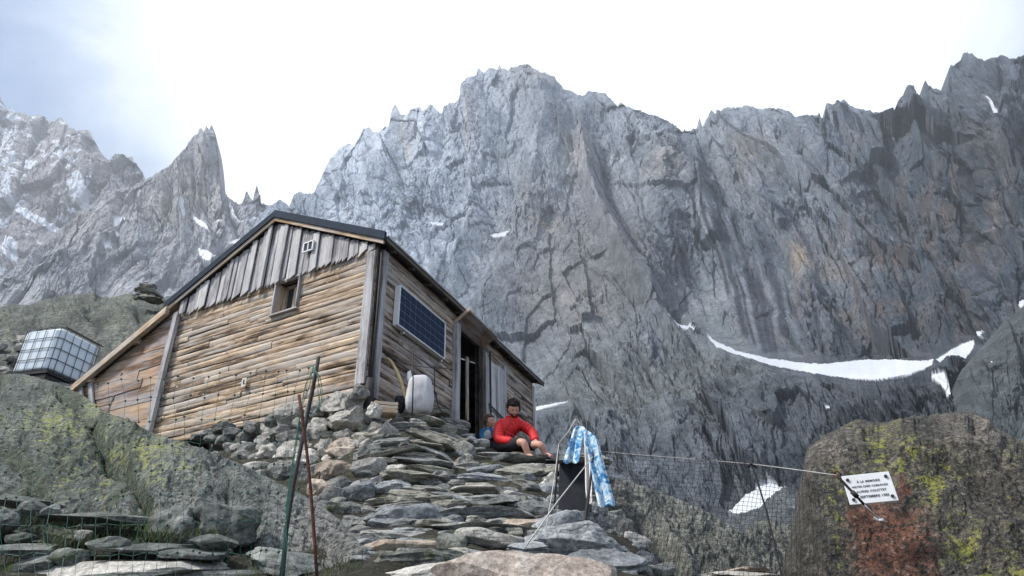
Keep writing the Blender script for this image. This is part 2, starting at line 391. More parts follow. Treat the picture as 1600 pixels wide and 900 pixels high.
def main_disp(P, X, Y, T, D):
    px = D / FPX * np.linalg.norm(rays(X, Y), axis=-1)
    lean = 8.0
    dL, cL = rock_relief(X, Y, D, -10, 1.3, 11)
    dR, cR = rock_relief(X, Y, D, 32, 2.1, 31)
    kr = sstep(840, 1000, X + (Y - 300) * 0.25)
    d = dL * .64 * (1 - kr) + dR * kr; crack = cL * (1 - kr) + cR * kr
    yb = np.interp(X, *zip(*BAND))
    low = sstep(-5, 25, Y - yb) * sstep(850, 1000, X)
    calm = 1 + 0.25 * low
    smooth_face = blob(X, Y, 900, 420, 120, 110, X * 0 + 1)
    d = d * calm * (1 - 0.35 * smooth_face) * (1 - .5 * blob(X, Y, 1180, 455, 75, 120, X * 0 + 1))
    wob = 10 * fbm(X / 40, Y / 40, 2.2, 4, 77)
    for poly, h, wd, one in RIBS:
        dd, side, tt = line_dist(poly, X + wob, Y - wob)
        w_ = np.where(side > 0, wd, wd * (1 - one))
        d = d + 1.35 * h * np.maximum(0, 1 - dd / w_) * sstep(0, .08, tt + .02)
    for poly, h, wd in GULLIES:
        dd, side, tt = line_dist(poly, X + wob * .7, Y - wob * .7)
        d = d - h * np.exp(-(dd / wd) ** 1.3)
        crack = crack + 0.5 * np.exp(-(dd / wd * 1.6) ** 2)
    snow_ = np.zeros(X.shape)
    jx, jy = 5 * fbm(X / 9, Y / 9, .3, 3, 91), 2.2 * fbm(X / 9, Y / 9, 5.3, 3, 92)
    for poly in SNOW_POLYS: snow_ = np.maximum(snow_, in_poly(poly, X + jx, Y + jy))
    # rock colour, with broad haze and shade zones multiplied into it
    n1 = fbm(X / 120, Y / 120, 0.5, 4, 51); n2 = fbm(X / 25, Y / 40, 2.5, 5, 52, .6)
    A, L = rot2(X, Y, 20, 6.0); n3 = fbm(A / 6, L / 9, 1.5, 4, 53, .6)
    A4, L4 = rot2(X, Y, 5, 3.0); n4 = fbm(A4 / 40, L4 / 40, 8.5, 4, 59, .55)
    c = np.zeros(X.shape + (4,)); c[..., 3] = 1
    base = np.array([0.215, 0.26, 0.315])
    pale = np.array([0.43, 0.465, 0.52]); dark = np.array([0.10, 0.13, 0.17])
    k = np.clip(0.46 + 1.3 * n1 + 1.2 * n2 + 0.8 * n3, 0, 1)[..., None]
    col = dark * (1 - k) + pale * k; col = col * 0.75 + base * 0.25
    right_shade = sstep(1150, 1500, X + (Y - 300) * .3)
    col = col * (1 - 0.60 * right_shade)[..., None] * (1 + right_shade[..., None] * np.array([-.06, 0, .06]))  # right side darker and bluer: its shade is put into the albedo
    left_haze = (1 - sstep(640, 860, X + 60 * n1)) * (1 - sstep(380, 520, Y))
    col = col * (1 + .55 * left_haze[..., None])  # left side paler: haze and light painted into the albedo
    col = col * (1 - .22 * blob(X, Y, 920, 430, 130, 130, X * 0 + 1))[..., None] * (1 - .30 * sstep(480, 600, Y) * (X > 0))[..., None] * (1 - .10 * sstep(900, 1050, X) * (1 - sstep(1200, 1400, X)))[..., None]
    def tint(mask, rgb, s=1.0):
        nonlocal col
        m_ = np.clip(mask * s, 0, 1)[..., None]; col = col * (1 - m_) + np.array(rgb) * m_
    tint(blob(X, Y, 900, 420, 130, 130, n4 + .2), (0.225, 0.205, 0.20), .55)
    tint(blob(X, Y, 1040, 560, 200, 110, n4 + .1), (0.19, 0.21, 0.205), .4)
    tint(blob(X, Y, 960, 600, 160, 50, n2 + .1), (0.20, 0.225, 0.19), .35)
    tint(blob(X, Y, 1450, 330, 200, 130, n2 - .12), (0.13, 0.095, 0.075), .7)
    tint(blob(X, Y, 1370, 480, 220, 90, n2 - .14), (0.16, 0.105, 0.08), .6)
    for (cx, cy, rx, ry, s, rgb) in ((848, 348, 22, 14, .8, (.46, .38, .31)), (905, 245, 24, 45, .45, (.42, .37, .33)), (890, 470, 70, 40, .35, (.40, .35, .32)), (1250, 405, 16, 26, .85, (.42, .33, .25)), (1180, 255, 35, 40, .5, (.36, .31, .28)),
      (1030, 270, 30, 30, .5, (.40, .35, .30)), (830, 125, 26, 30, .5, (.36, .31, .29)), (635, 215, 16, 50, .45, (.37, .33, .31)), (740, 200, 10, 60, .4, (.37, .32, .30)), (820, 305, 10, 20, .6, (.42, .36, .33)), (1300, 430, 40, 60, .3, (.33, .27, .23))):
        tint(blob(X, Y, cx, cy, rx, ry, n2 + .05), rgb, s)
    tint(sstep(.22, .38, n2) * sstep(0, .2, n4), (.42, .39, .37), .55)
    # dark water streaks that run down the face
    stx = X - (Y - 440) * 0.23 + 4 * n2
    for sx, wd, y0, y1 in ((1133, 4, 330, 470), (1147, 6.5, 340, 535), (1156, 3, 420, 545), (1170, 6, 330, 560), (1180, 7, 400, 560), (1188, 3.5, 450, 560), (1206, 9, 360, 520), (1222, 3, 430, 500), (1060, 4, 330, 500), (1075, 6, 380, 470), (1100, 5, 300, 400), (1262, 4, 470, 560)):
        m_ = np.exp(-((stx - sx) / (wd * .85)) ** 4) * sstep(y0 - 20, y0 + 30, Y + 40 * n3) * (1 - sstep(y1 - 12, y1, Y + 30 * n3))
        tint(m_, (.05, .06, .085), .92)
    A5, L5 = rot2(X, Y, 52, 7.0); n5 = fbm(A5 / 7, L5 / 7, 1.5, 3, 54, .6)
    tint(sstep(.12, .3, n5) * low * sstep(20, 40, Y - yb + 20) * (1 - sstep(60, 110, Y - yb)) * sstep(1150, 1230, X), (.085, .10, .12), .75)
    A6, L6 = rot2(X, Y, 5, 5.0); n6 = fbm(A6 / 8, L6 / 8, 1.5, 3, 57, .6)
    yd = np.interp(X, *zip(*DOME))
    tint(sstep(.1, .3, n6) * sstep(0, 30, Y - yd), (.11, .12, .14), .6)
    snowc = np.array([.52, .545, .58]) * (1 + .35 * n2 + .25 * n1)[..., None]; col = col * (1 - snow_[..., None]) + snowc * snow_[..., None]
    col *= np.where(snow_ > 0, 1, 1)[..., None]
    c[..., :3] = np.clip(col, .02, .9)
    d = d * (1 - .93 * np.exp(-((Y - yd) / 11) ** 4) * (1 - sstep(880, 930, X)))
    led = np.exp(-((Y - yb + 8) / 19) ** 4) * sstep(1060, 1120, X)
    d = d * (1 - .6 * np.exp(-((Y - yb + 2) / 42) ** 4) * sstep(1040, 1110, X) * (1 - sstep(1500, 1560, X)))
    d = d * (1 - .85 * snow_) * (1 - .93 * led)
    c[..., 3] = 1 - .95 * snow_
    return d * px * np.where(Y > 640, 0.9, 1.0), c
NXM, NYM = 1400, 680
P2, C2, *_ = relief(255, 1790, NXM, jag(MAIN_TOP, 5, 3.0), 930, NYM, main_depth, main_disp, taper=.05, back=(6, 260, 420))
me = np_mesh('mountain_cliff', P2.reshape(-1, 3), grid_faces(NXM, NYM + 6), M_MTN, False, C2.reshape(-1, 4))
tag(obj('mountain_cliff', me), kind='structure')

# needle and its buttress
SPIRE_TOP = [(-120, 530), (-60, 480), (0, 437), (30, 412), (60, 386), (90, 362), (110, 346), (135, 326), (150, 314), (165, 303), (180, 296), (200, 297), (216, 288), (232, 279), (247, 270), (263, 261), (276, 247), (288, 233), (300, 217),
 (308, 209), (314, 201), (318, 206), (322, 198), (327, 203), (331, 196), (335, 206), (337, 212), (341, 237), (343, 268), (345, 285), (350, 301), (358, 309), (366, 315), (374, 318), (380, 315), (383, 305), (386, 299), (391, 308), (395, 315), (398, 302), (401, 291), (404, 300), (406, 316), (420, 323),
 (438, 314), (460, 330), (560, 380)]
def spire_depth(X, Y, T):
    t = rays(X, Y)[..., 2]
    D = np.interp(t, [0.2, 0.4, 0.6, 0.8, 1.2], [270, 390, 620, 760, 900])
    return D * np.interp(X, [-100, 150, 330, 460], [.8, .95, 1.0, 1.2])
def spire_disp(P, X, Y, T, D):
    px = D / FPX * np.linalg.norm(rays(X, Y), axis=-1)
    d1, c1 = rock_relief(X, Y, D, -38, 2.4, 131); d2, c2 = rock_relief(X, Y, D, 5, 2.6, 151)
    k = sstep(-60, 40, X - 300 + (Y - 350) * .3 + 60)
    up = 1 - sstep(330, 420, Y); k = np.clip(k * up + .0, 0, 1)
    d = (d1 * (1 - k) + d2 * k) * .8; crack = c1 * (1 - k) + c2 * k
    for poly, h, wd, one in (([(322, 198), (318, 250), (300, 300), (280, 340)], 14, 26, .3), ([(330, 200), (338, 270), (350, 330), (370, 380)], 10, 18, .5), ([(180, 300), (150, 350), (110, 400), (60, 440)], 12, 30, .4), ([(232, 280), (220, 330), (215, 400)], 10, 24, .4)):
        dd, side, tt = line_dist(poly, X, Y); d = d + h * np.maximum(0, 1 - dd / np.where(side > 0, wd, wd * (1 - one)))
    for poly, h, wd in (([(265, 300), (262, 335), (268, 345)], 12, 6), ([(196, 300), (186, 340), (182, 390)], 10, 8), ([(300, 250), (304, 300), (330, 340)], 6, 5)):
        dd, side, tt = line_dist(poly, X, Y); d = d - h * np.exp(-(dd / wd) ** 1.3)
    n1 = fbm(X / 70, Y / 70, .5, 4, 161); n2 = fbm(X / 14, Y / 22, 2.5, 5, 162, .6)
    k = np.clip(.5 + n1 + .9 * n2, 0, 1)[..., None]
    col = np.array([.24, .26, .30]) * (1 - k) + np.array([.50, .51, .53]) * k
    m_ = np.clip(blob(X, Y, 290, 290, 60, 60, n2 + .05) * .8 + .5 * blob(X, Y, 150, 350, 90, 60, n1), 0, 1)[..., None]
    col = col * (1 - .6 * m_) + np.array([.46, .38, .33]) * .6 * m_
    jx, jy = 6 * fbm(X / 8, Y / 8, .3, 3, 91), 5 * fbm(X / 8, Y / 8, 5.3, 3, 92)
    s = np.zeros(X.shape)
    for poly in ([(283, 300), (288, 318), (292, 340), (288, 352), (282, 336)], [(176, 345), (205, 335), (190, 352), (180, 362)], [(160, 385), (172, 378), (176, 395), (165, 398)], [(310, 385), (322, 388), (338, 395), (325, 405), (312, 398)],
                 [(378, 345), (396, 338), (420, 345), (400, 352)], [(355, 378), (384, 368), (410, 362), (380, 380)], [(300, 338), (320, 345), (330, 360), (308, 350)], [(360, 315), (368, 330), (378, 345), (366, 336)], [(400, 375), (425, 360), (440, 352), (410, 380)], [(322, 462), (328, 450), (336, 455), (330, 468)], [(180, 360), (186, 366), (180, 372)]):
        s = np.maximum(s, in_poly(poly, X + jx, Y + jy))
    s = np.maximum(s, (fbm(X / 10, Y / 6, .7, 4, 171) > .25) & (n1 > -.02) & (X < 420) & (Y > 330) & (Y < 400) & (X > 330))
    col = col * (1 - s[..., None]) + np.array([.86, .88, .9]) * s[..., None]
    c = np.ones(X.shape + (4,)); c[..., :3] = np.clip(col, .02, .9); c[..., 3] = 1 - .95 * s
    return d * px * (1 - .8 * s), c
NX_, NY_ = 620, 420
P2, C2, *_ = relief(-110, 560, NX_, jag(SPIRE_TOP, 15, 3.4), 640, NY_, spire_depth, spire_disp, taper=.06, back=(5, 160, 300))
me = np_mesh('mountain_spire', P2.reshape(-1, 3), grid_faces(NX_, NY_ + 5), M_MTN, False, C2.reshape(-1, 4))
tag(obj('mountain_spire', me), kind='structure')

# snowy ridge on the far left
RIDGE_TOP = [(-120, 140), (-60, 160), (-20, 165), (-4, 152), (0, 150), (4, 160), (8, 174), (16, 169), (26, 176), (37, 175), (45, 183), (53, 181), (66, 180), (76, 188), (86, 192), (90, 185), (95, 185), (107, 197), (119, 205), (130, 203), (140, 204), (148, 222), (160, 241), (168, 250), (177, 249),
 (185, 243), (195, 247), (206, 245), (214, 258), (222, 268), (227, 280), (236, 292), (260, 320), (300, 380)]
def ridge_depth(X, Y, T):
    t = rays(X, Y)[..., 2]
    return np.interp(t, [0.2, 0.5, 0.7, 1.2], [650, 800, 950, 1150])
def ridge_disp(P, X, Y, T, D):
    px = D / FPX * np.linalg.norm(rays(X, Y), axis=-1)
    d, crack = rock_relief(X, Y, D, -20, 1.7, 231); d *= .85
    n1 = fbm(X / 60, Y / 60, .5, 4, 261); n2 = fbm(X / 12, Y / 16, 2.5, 5, 262, .6)
    k = np.clip(.5 + n1 + .9 * n2, 0, 1)[..., None]
    col = np.array([.21, .23, .28]) * (1 - k) + np.array([.42, .42, .45]) * k
    col = col * .75 + np.array([.42, .34, .31]) * .25
    jx, jy = 8 * fbm(X / 10, Y / 10, .3, 4, 291), 8 * fbm(X / 10, Y / 10, 5.3, 4, 292)
    s = np.zeros(X.shape)
    for poly in ([(8, 275), (25, 285), (22, 310), (50, 335), (90, 348), (85, 358), (45, 345), (15, 325)], [(0, 370), (30, 385), (25, 410), (0, 400)], [(108, 290), (135, 280), (140, 300), (130, 330), (112, 310)], [(0, 220), (20, 215), (10, 235), (0, 235)], [(90, 250), (120, 240), (105, 262)], [(45, 258), (65, 262), (55, 275), (40, 268)], [(0, 430), (15, 428), (0, 445)]):
        s = np.maximum(s, in_poly(poly, X + jx, Y + jy))
    n7 = fbm(X / 14 + Y / 30, Y / 6, .7, 5, 271, .6)
    s = np.maximum(s, (n7 > .13 - .12 * sstep(60, 0, X)) & (n1 + .1 * (Y < 330) > -.02))
    col = col * (1 - s[..., None]) + np.array([.66, .70, .76]) * s[..., None]
    c = np.ones(X.shape + (4,)); c[..., :3] = np.clip(col, .02, .9); c[..., 3] = 1 - .95 * s
    return d * px, c
NX_, NY_ = 420, 330
P2, C2, *_ = relief(-110, 300, NX_, jag(RIDGE_TOP, 25, 2.2), 520, NY_, ridge_depth, ridge_disp, taper=.06, back=(5, 250, 350))
me = np_mesh('mountain_ridge', P2.reshape(-1, 3), grid_faces(NX_, NY_ + 5), M_MTN, False, C2.reshape(-1, 4))
tag(obj('mountain_ridge', me), kind='structure')

# dark shoulder on the right, in front of the snow band
SHO_TOP = [(1476, 720), (1480, 660), (1484, 625), (1492, 598), (1503, 578), (1518, 560), (1530, 547), (1545, 530), (1558, 516), (1572, 500), (1588, 486), (1600, 478), (1680, 430), (1800, 380)]
def sho_depth(X, Y, T):
    t = rays(X, Y)[..., 2]
    D = np.interp(t, [-.1, 0, .2, .4, .7], [50, 60, 95, 140, 190])
    return D * (1 + .25 * np.exp(-T * 14)) * (1 + .25 * np.exp(-(X - 1476) / 9))
def sho_disp(P, X, Y, T, D):
    px = D / FPX * np.linalg.norm(rays(X, Y), axis=-1)
    d, crack = rock_relief(X, Y, D, 10, 2.2, 331, .45)
    n1 = fbm(X / 40, Y / 60, .5, 4, 361); n2 = fbm(X / 12, Y / 16, 2.5, 5, 362, .6)
    k = np.clip(.5 + n1 + .8 * n2, 0, 1)[..., None]
    col = np.array([.075, .092, .10]) * (1 - k) + np.array([.15, .175, .18]) * k
    s = (fbm(X / 10, Y / 7, .7, 4, 371) > .42) & (T < .12)
    col = col * (1 - s[..., None]) + np.array([.84, .87, .9]) * s[..., None]
    c = np.ones(X.shape + (4,)); c[..., :3] = np.clip(col, .02, .9); c[..., 3] = 1 - .95 * s
    return d * px, c
NX_, NY_ = 300, 330
P2, C2, *_ = relief(1477, 1790, NX_, jag(SHO_TOP, 35, 1.5), 930, NY_, sho_depth, sho_disp, taper=.05, back=(4, 40, 60))
me = np_mesh('mountain_shoulder', P2.reshape(-1, 3), grid_faces(NX_, NY_ + 4), M_MTN, False, C2.reshape(-1, 4))
tag(obj('mountain_shoulder', me), kind='structure')

# ================================================================ NEAR MATERIALS
def rock_mat(name, dark, mid, light, lichen=0.0, lcol=(.20, .22, .06), pale=0.25, moss=0.0, rust=0.0, tint=False, scale=1.0, strata=0.0, bumps=1.0):
    m, nt, b = new_mat(name, 0.88, 0.2)
    tc = nd(nt, 'ShaderNodeTexCoord'); oi = nd(nt, 'ShaderNodeObjectInfo')
    off = nd(nt, 'ShaderNodeVectorMath', {0: tc.outputs['Object'], 1: oi.outputs['Random']}, operation='ADD')
    off = nd(nt, 'ShaderNodeVectorMath', {0: oi.outputs['Random'], 3: 37.0}, operation='SCALE')
    v = nd(nt, 'ShaderNodeVectorMath', {0: tc.outputs['Object'], 1: off.outputs[0]}, operation='ADD').outputs[0]
    if strata:
        mp = nd(nt, 'ShaderNodeMapping', {'Vector': v, 'Scale': (1, 1, strata), 'Rotation': (0.05, 0.1, 0)}); vs = mp.outputs[0]
    else: vs = v
    n1 = noise_t(nt, vs, 3.2 * scale, 12, 0.68, 0.4)
    n2 = noise_t(nt, v, 34 * scale, 8, 0.8)
    n3 = noise_t(nt, v, 1.3 * scale, 4, 0.5)
    c = ramp(nt, n1, [(0.30, dark), (0.5, mid), (0.70, light)])
    if tint:
        at = nd(nt, 'ShaderNodeAttribute', attribute_name='tint')
        c = mixc(nt, 1.0, c, at.outputs['Color'], 'MULTIPLY')
    c = mixc(nt, 1.0, c, ramp(nt, n2, [(0.34, 0.42), (0.5, 1.0), (0.66, 1.6)]), 'MULTIPLY')
    # every stone its own brightness
    br = nd(nt, 'ShaderNodeMapRange', {'Value': oi.outputs['Random'], 'To Min': 0.78, 'To Max': 1.25}) if not tint else None
    if br: c = mixc(nt, 1.0, c, br.outputs[0], 'MULTIPLY')
    if rust:
        r = noise_t(nt, v, 4 * scale, 7, .65)
        c = mixc(nt, ramp(nt, r, [(.62 - rust, 0.0), (.74 - rust, 0.8)]), c, (.33, .17, .08))
    if pale:
        p = noise_t(nt, v, 11 * scale, 8, .7)
        c = mixc(nt, ramp(nt, p, [(.66 - pale * .25, 0.0), (.72 - pale * .25, 0.55)]), c, (.42, .42, .40))
    if tint:
        s2_ = noise_t(nt, v, 15 * scale, 6, .75)
        c = mixc(nt, ramp(nt, s2_, [(.44, .85), (.51, 0.0)]), c, (.03, .034, .034))
    sp = noise_t(nt, v, 60 * scale, 3, .7)
    c = mixc(nt, ramp(nt, sp, [(.26, 0.75), (.36, 0.0)]), c, (.03, .03, .03))
    if lichen or tint:
        l = noise_t(nt, v, 7.5 * scale, 10, .72, .3)
        lf = noise_t(nt, v, 30 * scale, 5, .8)
        l = mathn(nt, 'ADD', mathn(nt, 'MULTIPLY', l, .62), mathn(nt, 'MULTIPLY', lf, .38))
        if tint: l = mathn(nt, 'ADD', l, mathn(nt, 'SUBTRACT', mathn(nt, 'MULTIPLY', at.outputs['Alpha'], 0.24), 0.12))
        else: l = mathn(nt, 'ADD', l, lichen - 0.12)
        lc = mixc(nt, noise_t(nt, v, 14 * scale, 4, .6), tuple(x * .45 for x in lcol), tuple(min(1, x * 1.75) for x in lcol))
        c = mixc(nt, ramp(nt, l, [(.53, 0.0), (.60, 0.85)]), c, lc)
    if moss:
        mm = noise_t(nt, v, 5 * scale, 8, .6)
        c = mixc(nt, ramp(nt, mm, [(.66 - moss, 0.0), (.74 - moss, 0.9)]), c, (.055, .075, .022))
    nt.links.new(c, b.inputs['Base Color'])
    h = mathn(nt, 'ADD', mathn(nt, 'MULTIPLY', n1, 1.0), mathn(nt, 'MULTIPLY', n2, 0.28))
    vr = nd(nt, 'ShaderNodeTexVoronoi', {'Vector': nd(nt, 'ShaderNodeVectorMath', {0: vs, 1: nd(nt, 'ShaderNodeTexNoise', {'Vector': v, 'Scale': 2.0 * scale}).outputs['Color']}, operation='ADD').outputs[0], 'Scale': 3.0 * scale}, feature='DISTANCE_TO_EDGE')
    crk = 0.0 if name == 'granite_coarse' else 0.10
    cr = ramp(nt, vr.outputs['Distance'], [(0.0, 0.0), (0.035, 1.0)])
    h = mathn(nt, 'ADD', h, mathn(nt, 'MULTIPLY', cr, crk))
    bump(nt, b, h, 1.0 * bumps, 0.035)
    return m
R_GREY = rock_mat('granite_grey', (.095, .095, .088), (.215, .213, .20), (.37, .362, .34), pale=.3, lichen=.02, lcol=(.19, .20, .10), strata=2.0)
R_PALE = rock_mat('granite_pale', (.21, .20, .18), (.37, .355, .325), (.52, .50, .46), pale=.1, bumps=.8)
R_TAN = rock_mat('granite_tan', (.15, .12, .09), (.34, .285, .23), (.50, .43, .36), pale=.1, rust=.03)
R_DARK = rock_mat('schist_dark', (.06, .063, .062), (.155, .16, .155), (.30, .30, .29), pale=.22, lichen=.02, strata=3.5, lcol=(.17, .18, .08))
R_SCHIST = rock_mat('schist_olive', (.08, .078, .065), (.20, .195, .165), (.36, .35, .305), pale=.25, lichen=.05, lcol=(.20, .20, .10), strata=3.5)
R_LEDGE = rock_mat('ledge_rock', (.05, .056, .052), (.14, .15, .14), (.27, .28, .26), pale=.3, moss=.08, lichen=.06, lcol=(.19, .20, .08), strata=2.0)
R_MOSSY = rock_mat('granite_mossy', (.08, .085, .075), (.17, .175, .155), (.28, .28, .25), pale=.2, moss=.12, lichen=.05)
R_BLUE = rock_mat('gneiss_blue', (.10, .105, .115), (.21, .225, .235), (.37, .385, .39), pale=.2, strata=1.6)
R_FORE = rock_mat('granite_coarse', (.24, .19, .155), (.46, .39, .335), (.64, .58, .52), pale=.05, scale=1.6, bumps=.8)
R_REL = rock_mat('rock_lichened', (.5, .5, .5), (1, 1, 1), (1.55, 1.55, 1.5), lichen=.02, tint=True, lcol=(.26, .275, .085), pale=.35, scale=1.5, bumps=1.6)
R_REL2 = rock_mat('rock_lichened_far', (.5, .5, .5), (1, 1, 1), (1.5, 1.5, 1.5), lichen=.02, tint=True, lcol=(.20, .22, .10), pale=.3, scale=.6, bumps=2.0)
R_REL3 = rock_mat('rock_yellow_lichen', (.5, .5, .5), (1, 1, 1), (1.7, 1.6, 1.5), lichen=.02, tint=True, lcol=(.27, .28, .06), pale=.3, scale=2.0, bumps=1.6)

def wood_mat(name, dark, mid, light, grey=(.30, .30, .31), greyk=0.3, nails=True, rough=.8, boards=1.0):
    """grain runs along the board: attribute 'grain' = (along, across, number of the board)"""
    m, nt, b = new_mat(name, rough, 0.2)
    at = nd(nt, 'ShaderNodeAttribute', attribute_name='grain')
    sx = nd(nt, 'ShaderNodeSeparateXYZ', {0: at.outputs['Vector']})
    rn = nd(nt, 'ShaderNodeTexWhiteNoise', {'W': sx.outputs[2]}, noise_dimensions='1D')
    g = nd(nt, 'ShaderNodeMapping', {'Vector': at.outputs['Vector'], 'Scale': (1.1, 26, 3.7)})
    n1 = noise_t(nt, g.outputs[0], 1.0, 10, .68, .9)
    g2 = nd(nt, 'ShaderNodeMapping', {'Vector': at.outputs['Vector'], 'Scale': (1.3, 3.2, 5.1)})
    n2 = noise_t(nt, g2.outputs[0], 1.0, 6, .65, .5)
    g3 = nd(nt, 'ShaderNodeMapping', {'Vector': at.outputs['Vector'], 'Scale': (5, 110, 3)})
    n3 = noise_t(nt, g3.outputs[0], 1.0, 5, .7, .3)
    f = mathn(nt, 'ADD', mathn(nt, 'MULTIPLY', n1, .55), mathn(nt, 'MULTIPLY', n2, .45))
    f = mathn(nt, 'ADD', f, mathn(nt, 'MULTIPLY', mathn(nt, 'SUBTRACT', rn.outputs['Value'], 0.5), .10 * boards))
    c = ramp(nt, f, [(.425, dark), (.495, mid), (.61, light)])
    gk = noise_t(nt, nd(nt, 'ShaderNodeMapping', {'Vector': at.outputs['Vector'], 'Scale': (.9, 5, 9)}).outputs[0], 1.0, 6, .6)
    c = mixc(nt, ramp(nt, gk, [(.5 - greyk * .3, 0.0), (.68 - greyk * .3, .85)]), c, grey)
    c = mixc(nt, 1.0, c, ramp(nt, n3, [(.3, .62), (.6, 1.15)]), 'MULTIPLY')
    if nails:
        vr = nd(nt, 'ShaderNodeTexVoronoi', {'Vector': nd(nt, 'ShaderNodeMapping', {'Vector': at.outputs['Vector'], 'Scale': (4.2, 7.5, 1)}).outputs[0], 'Scale': 1.0, 'Randomness': .8})
        c = mixc(nt, ramp(nt, vr.outputs['Distance'], [(.07, .75), (.13, 0.0)]), c, (.62, .60, .57))
    nt.links.new(c, b.inputs['Base Color'])
    bump(nt, b, mathn(nt, 'ADD', n1, mathn(nt, 'MULTIPLY', n3, .5)), .7, .012)
    return m
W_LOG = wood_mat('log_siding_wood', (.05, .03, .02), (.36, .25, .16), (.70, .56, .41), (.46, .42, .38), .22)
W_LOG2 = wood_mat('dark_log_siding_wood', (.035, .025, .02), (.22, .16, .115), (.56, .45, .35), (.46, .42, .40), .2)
W_GREY = wood_mat('grey_board_wood', (.15, .14, .145), (.39, .375, .385), (.66, .635, .62), (.48, .475, .49), .3, nails=False, boards=3.2)
W_TAN = wood_mat('tan_board_wood', (.30, .20, .12), (.55, .42, .30), (.70, .58, .45), (.50, .46, .42), .15, nails=False)
W_LEAN = wood_mat('lean_to_wood', (.15, .085, .05), (.42, .27, .17), (.58, .42, .29), (.36, .34, .35), .25, nails=False, boards=2.0)
W_DARK = wood_mat('dark_board_wood', (.03, .025, .022), (.085, .07, .06), (.17, .145, .12), (.16, .15, .15), .2, nails=False)
M_BLACKMETAL = simple_mat('black_roof_metal', (.022, .034, .055), .75, 0, .2, 8, spec=.1)
M_WHITE = simple_mat('white_painted_metal', (.78, .79, .80), .4, 0, .05, 8)
M_ALU = simple_mat('aluminium', (.62, .64, .66), .35, .6, .08, 12)
M_IRON = simple_mat('dark_iron', (.035, .033, .034), .7, .3, .4, 30, .4)
M_RUST = simple_mat('rusty_iron', (.085, .033, .024), .85, .2, .5, 40, .5)
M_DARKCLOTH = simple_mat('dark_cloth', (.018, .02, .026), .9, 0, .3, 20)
M_ROPE = simple_mat('white_rope', (.40, .39, .37), .8, 0, .25, 60)
M_GROUND = rock_mat('dark_soil', (.015, .014, .012), (.04, .038, .028), (.085, .08, .06), pale=.25, moss=.06, lichen=.0, scale=2.2, bumps=1.6)

# ================================================================ GROUND
GP_ = [(750, 895, 3.2), (760, 800, 5.1), (780, 740, 7.8), (810, 716, 9.8), (750, 692, 12.6), (560, 790, 7.0), (430, 760, 8.2), (300, 700, 10.6), (160, 662, 12.2), (60, 610, 13),
       (200, 862, 4.0), (60, 862, 4.1), (60, 905, 3.6), (250, 905, 3.55), (450, 905, 3.4), (1020, 885, 4.1), (980, 805, 5.9), (935, 735, 9.3), (650, 644, 8.95), (735, 668, 9.7), (600, 705, 8.1), (700, 722, 8.4), (620, 775, 6.9), (720, 765, 7.1), (880, 716, 10.0), (905, 722, 9.4), (905, 750, 8.2),
       (480, 660, 9.6), (540, 640, 9.3)]
_gp = [tuple(pt(*q)) for q in GP_]
_gp = [(a, b, c - .12) for a, b, c in _gp]
_gp += [tuple(pt(*q) - Vector((0, 0, dz))) for q, dz in (((1000, 770, 9.2), 1.0), ((1180, 880, 8.0), 1.1), ((1100, 800, 10), 1.3), ((1085, 880, 6.2), .7), ((1250, 850, 12), 1.8), ((1000, 740, 11.5), .9), ((1300, 900, 5.5), .8), ((1040, 750, 14), 2.0))]
_gp += [(0, 0, -1.3), (3, 0, -1.6), (-3, 0, -1.0), (0, -6, -3.4), (4.5, 4, -.5), (7, 8, -.6), (10, 15, -1), (12, 30, -2), (0.5, 24, 4.0), (0, 36, 3.0), (-6, 18, 5.4), (-14, 25, 9), (-20, 15, 8), (-20, 5, 3), (30, 30, -3), (45, 80, -6), (-45, 80, 14), (0, 70, 0), (-30, -20, -2), (30, -20, -6), (3.0, 14, 2.0)]
_gp = np.array(_gp)
_K = np.hypot(_gp[:, None, 0] - _gp[None, :, 0], _gp[:, None, 1] - _gp[None, :, 1])
_w = np.linalg.solve(_K + 1e-6 * np.eye(len(_gp)), _gp[:, 2])
def gz(x, y):
    x = np.asarray(x, float); y = np.asarray(y, float)
    k = np.hypot(x[..., None] - _gp[:, 0], y[..., None] - _gp[:, 1])
    z = k @ _w
    r = np.hypot(x, y); f = sstep(60, 110, r)
    return z * (1 - f) - 8 * f
def hit(px, py, lo=2.2, hi=26):
    """where the line of sight meets the ground"""
    d = rays(px, py); ys = np.linspace(lo, hi, 600)
    P = d[None, :] * ys[:, None]
    below = P[:, 2] < gz(P[:, 0], P[:, 1])
    i = int(np.argmax(below)) if below.any() else 599
    return float(ys[i])
n = 340
q = np.linspace(-1, 1, n); q = np.sign(q) * (np.abs(q) ** 3.2 * 3000 + np.abs(q) * 22)
GX, GY = np.meshgrid(q, q + 6)
GZ = gz(GX, GY) + .16 * fbm(GX / .45, GY / .45, 0.3, 5, 3, .6) * (np.hypot(GX, GY) < 40)
me = np_mesh('ground', np.stack([GX, GY, GZ], -1).reshape(-1, 3), grid_faces(n, n, True), M_GROUND, True)
tag(obj('ground', me), kind='structure')

